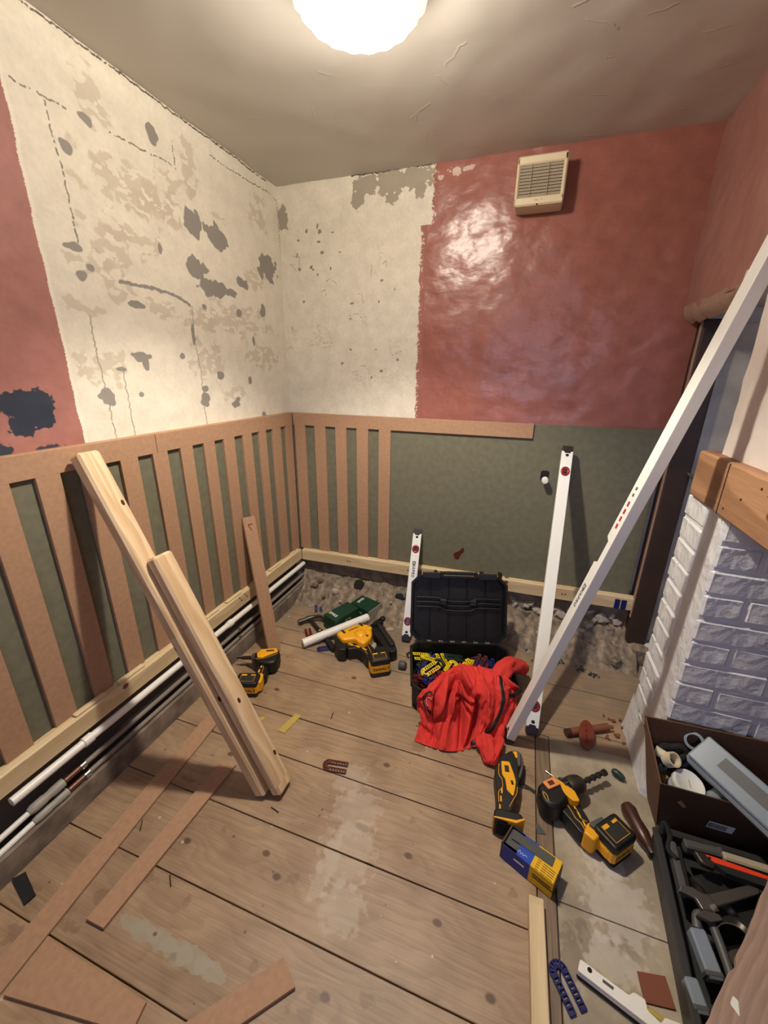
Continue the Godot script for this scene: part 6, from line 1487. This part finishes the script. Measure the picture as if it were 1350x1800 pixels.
	tool_bar("filler_strip", "olive grey plastic strip along the back of the tote", "strip", Vector3(1.86, 0.105, 1.012), Vector3(2.0, 0.105, 1.012), Vector3(0.022, 0.018, 0), "louvre")
	var cu := thing("metal_cup", "dark open metal cup lying among the tools in the tote", "cup", "", Vector3(1.82, 0.08, 1.2))
	add(cu, "cup", lathe([Vector2(0, 0), Vector2(0.03, 0), Vector2(0.036, 0.06), Vector2(0.034, 0.06), Vector2(0.029, 0.004), Vector2(0, 0.004)], 32), M.steel_dark, yframe(Vector3(1.832, 0.055, 1.19), Vector3(1.805, 0.12, 1.225)))
	for g in [[1.80, 1.10, 0.085, 0.026, "rounded grey metal fitting behind the adjustable spanner in the tote"], [1.845, 1.125, 0.09, 0.022, "small worn metal fitting right beside the spanner handle in the tote"], [1.775, 1.195, 0.08, 0.02, "smallest metal fitting, in front of the spanner jaws in the tote"], [1.86, 1.16, 0.085, 0.03, "largest metal fitting, half under the rough board over the tote"]]:
		tag(add(self, "pipe_clamp", lathe([Vector2(g[3] * 0.5, 0), Vector2(g[3], 0.006), Vector2(g[3], 0.022), Vector2(g[3] * 0.6, 0.03), Vector2(g[3] * 0.5, 0)], 18), M.steel_dark, Transform3D(Basis.from_euler(Vector3(g[0] * 9, g[1] * 7, 0.5)), Vector3(g[0], g[2], g[1]))), g[4], "fitting", "metal fittings in the tote")
	var cl := thing("grey_clamp", "curved grey clamp arm lying behind the clear bit box", "clamp", "", Vector3(1.77, 0.09, 1.2))
	add(cl, "arm", tube(spline([Vector3(1.745, 0.092, 1.205), Vector3(1.752, 0.098, 1.178), Vector3(1.775, 0.098, 1.175), Vector3(1.782, 0.096, 1.21), Vector3(1.788, 0.085, 1.28), Vector3(1.785, 0.07, 1.33)], 6), [0.010] , 10) if false else tube(spline([Vector3(1.745, 0.092, 1.205), Vector3(1.752, 0.098, 1.178), Vector3(1.775, 0.098, 1.175), Vector3(1.782, 0.096, 1.21), Vector3(1.788, 0.085, 1.28), Vector3(1.785, 0.07, 1.33)], 6), 0.010, 10), M.tool_grey)
	tag(add(self, "dark_rag", chunk(93, 0.11), M.rubber, at(Vector3(1.86, 0.045, 1.1), 0.4)), "dark heap of rubber gloves under the tools in the tote", "cloth")
	tag(add(self, "wire_bundle", tube(spline([Vector3(1.728, 0.085, 0.985), Vector3(1.735, 0.11, 0.97), Vector3(1.745, 0.095, 0.995), Vector3(1.733, 0.09, 1.03), Vector3(1.745, 0.1, 1.06)], 6), 0.007, 8), M.rubber), "black cable twisted over the far corner of the tote", "cable")
	# rough board lying across it
	var pb := thing("rough_board", "rough sawn board lying across the tote in the bottom right corner", "board", "", Vector3(1.9, 0, 1.4))
	var e := Vector2(1.678, 1.410); var f := Vector2(1.925, 1.068); var dir := (f - e).normalized(); var nrm := Vector2(-dir.y, dir.x)
	if nrm.x < 0: nrm = -nrm
	var p := PackedVector2Array(); var nf := noise(301, 1.0, 3)
	e -= dir * 0.2; var L := 0.75
	for k in 31: p.append(e + dir * (L * k / 30.0) + nrm * (0.004 * nf.get_noise_2d(k * 0.35, 0) + (0.006 if k == 14 else 0.0)))
	p.append(e + dir * L + nrm * 0.22); p.append(e + nrm * 0.22)
	var st := newst()
	var fx := Transform3D(Basis(Vector3(dir.x, 0, dir.y), Vector3.UP, Vector3(dir.x, 0, dir.y).cross(Vector3.UP)), Vector3(e.x, 0, e.y))
	var q := PackedVector2Array()
	for v in p: q.append(Vector2((v - e).dot(dir), (v - e).dot(Vector2(fx.basis.z.x, fx.basis.z.z))))
	prism_into(st, q, 0.142, 0.160, 0.001)
	add(pb, "board", st.commit(), M.sawn_board, fx)
	add(pb, "paint_splash", prism(rounded(pv([1.735, 1.36, 1.745, 1.345, 1.752, 1.35, 1.745, 1.375]), 0.003), 0.1601, 0.1606), M.white_ink)

func tool_bar(called: String, label: String, cat: String, a: Vector3, b: Vector3, s: Vector3, m: String):
	var t := thing(called, label, cat, "", a)
	var x := mid(a, b, Vector3.UP)
	var l := a.distance_to(b)
	add(t, "body", box(Vector3(l, s.y, s.x), 0.004), M[m], x)
	add(t, "end_piece", box(Vector3(0.012, s.y * 1.06, s.x * 1.06), 0.003), M.tool_grey, x * at(Vector3(l / 2 - 0.008, 0, 0)))
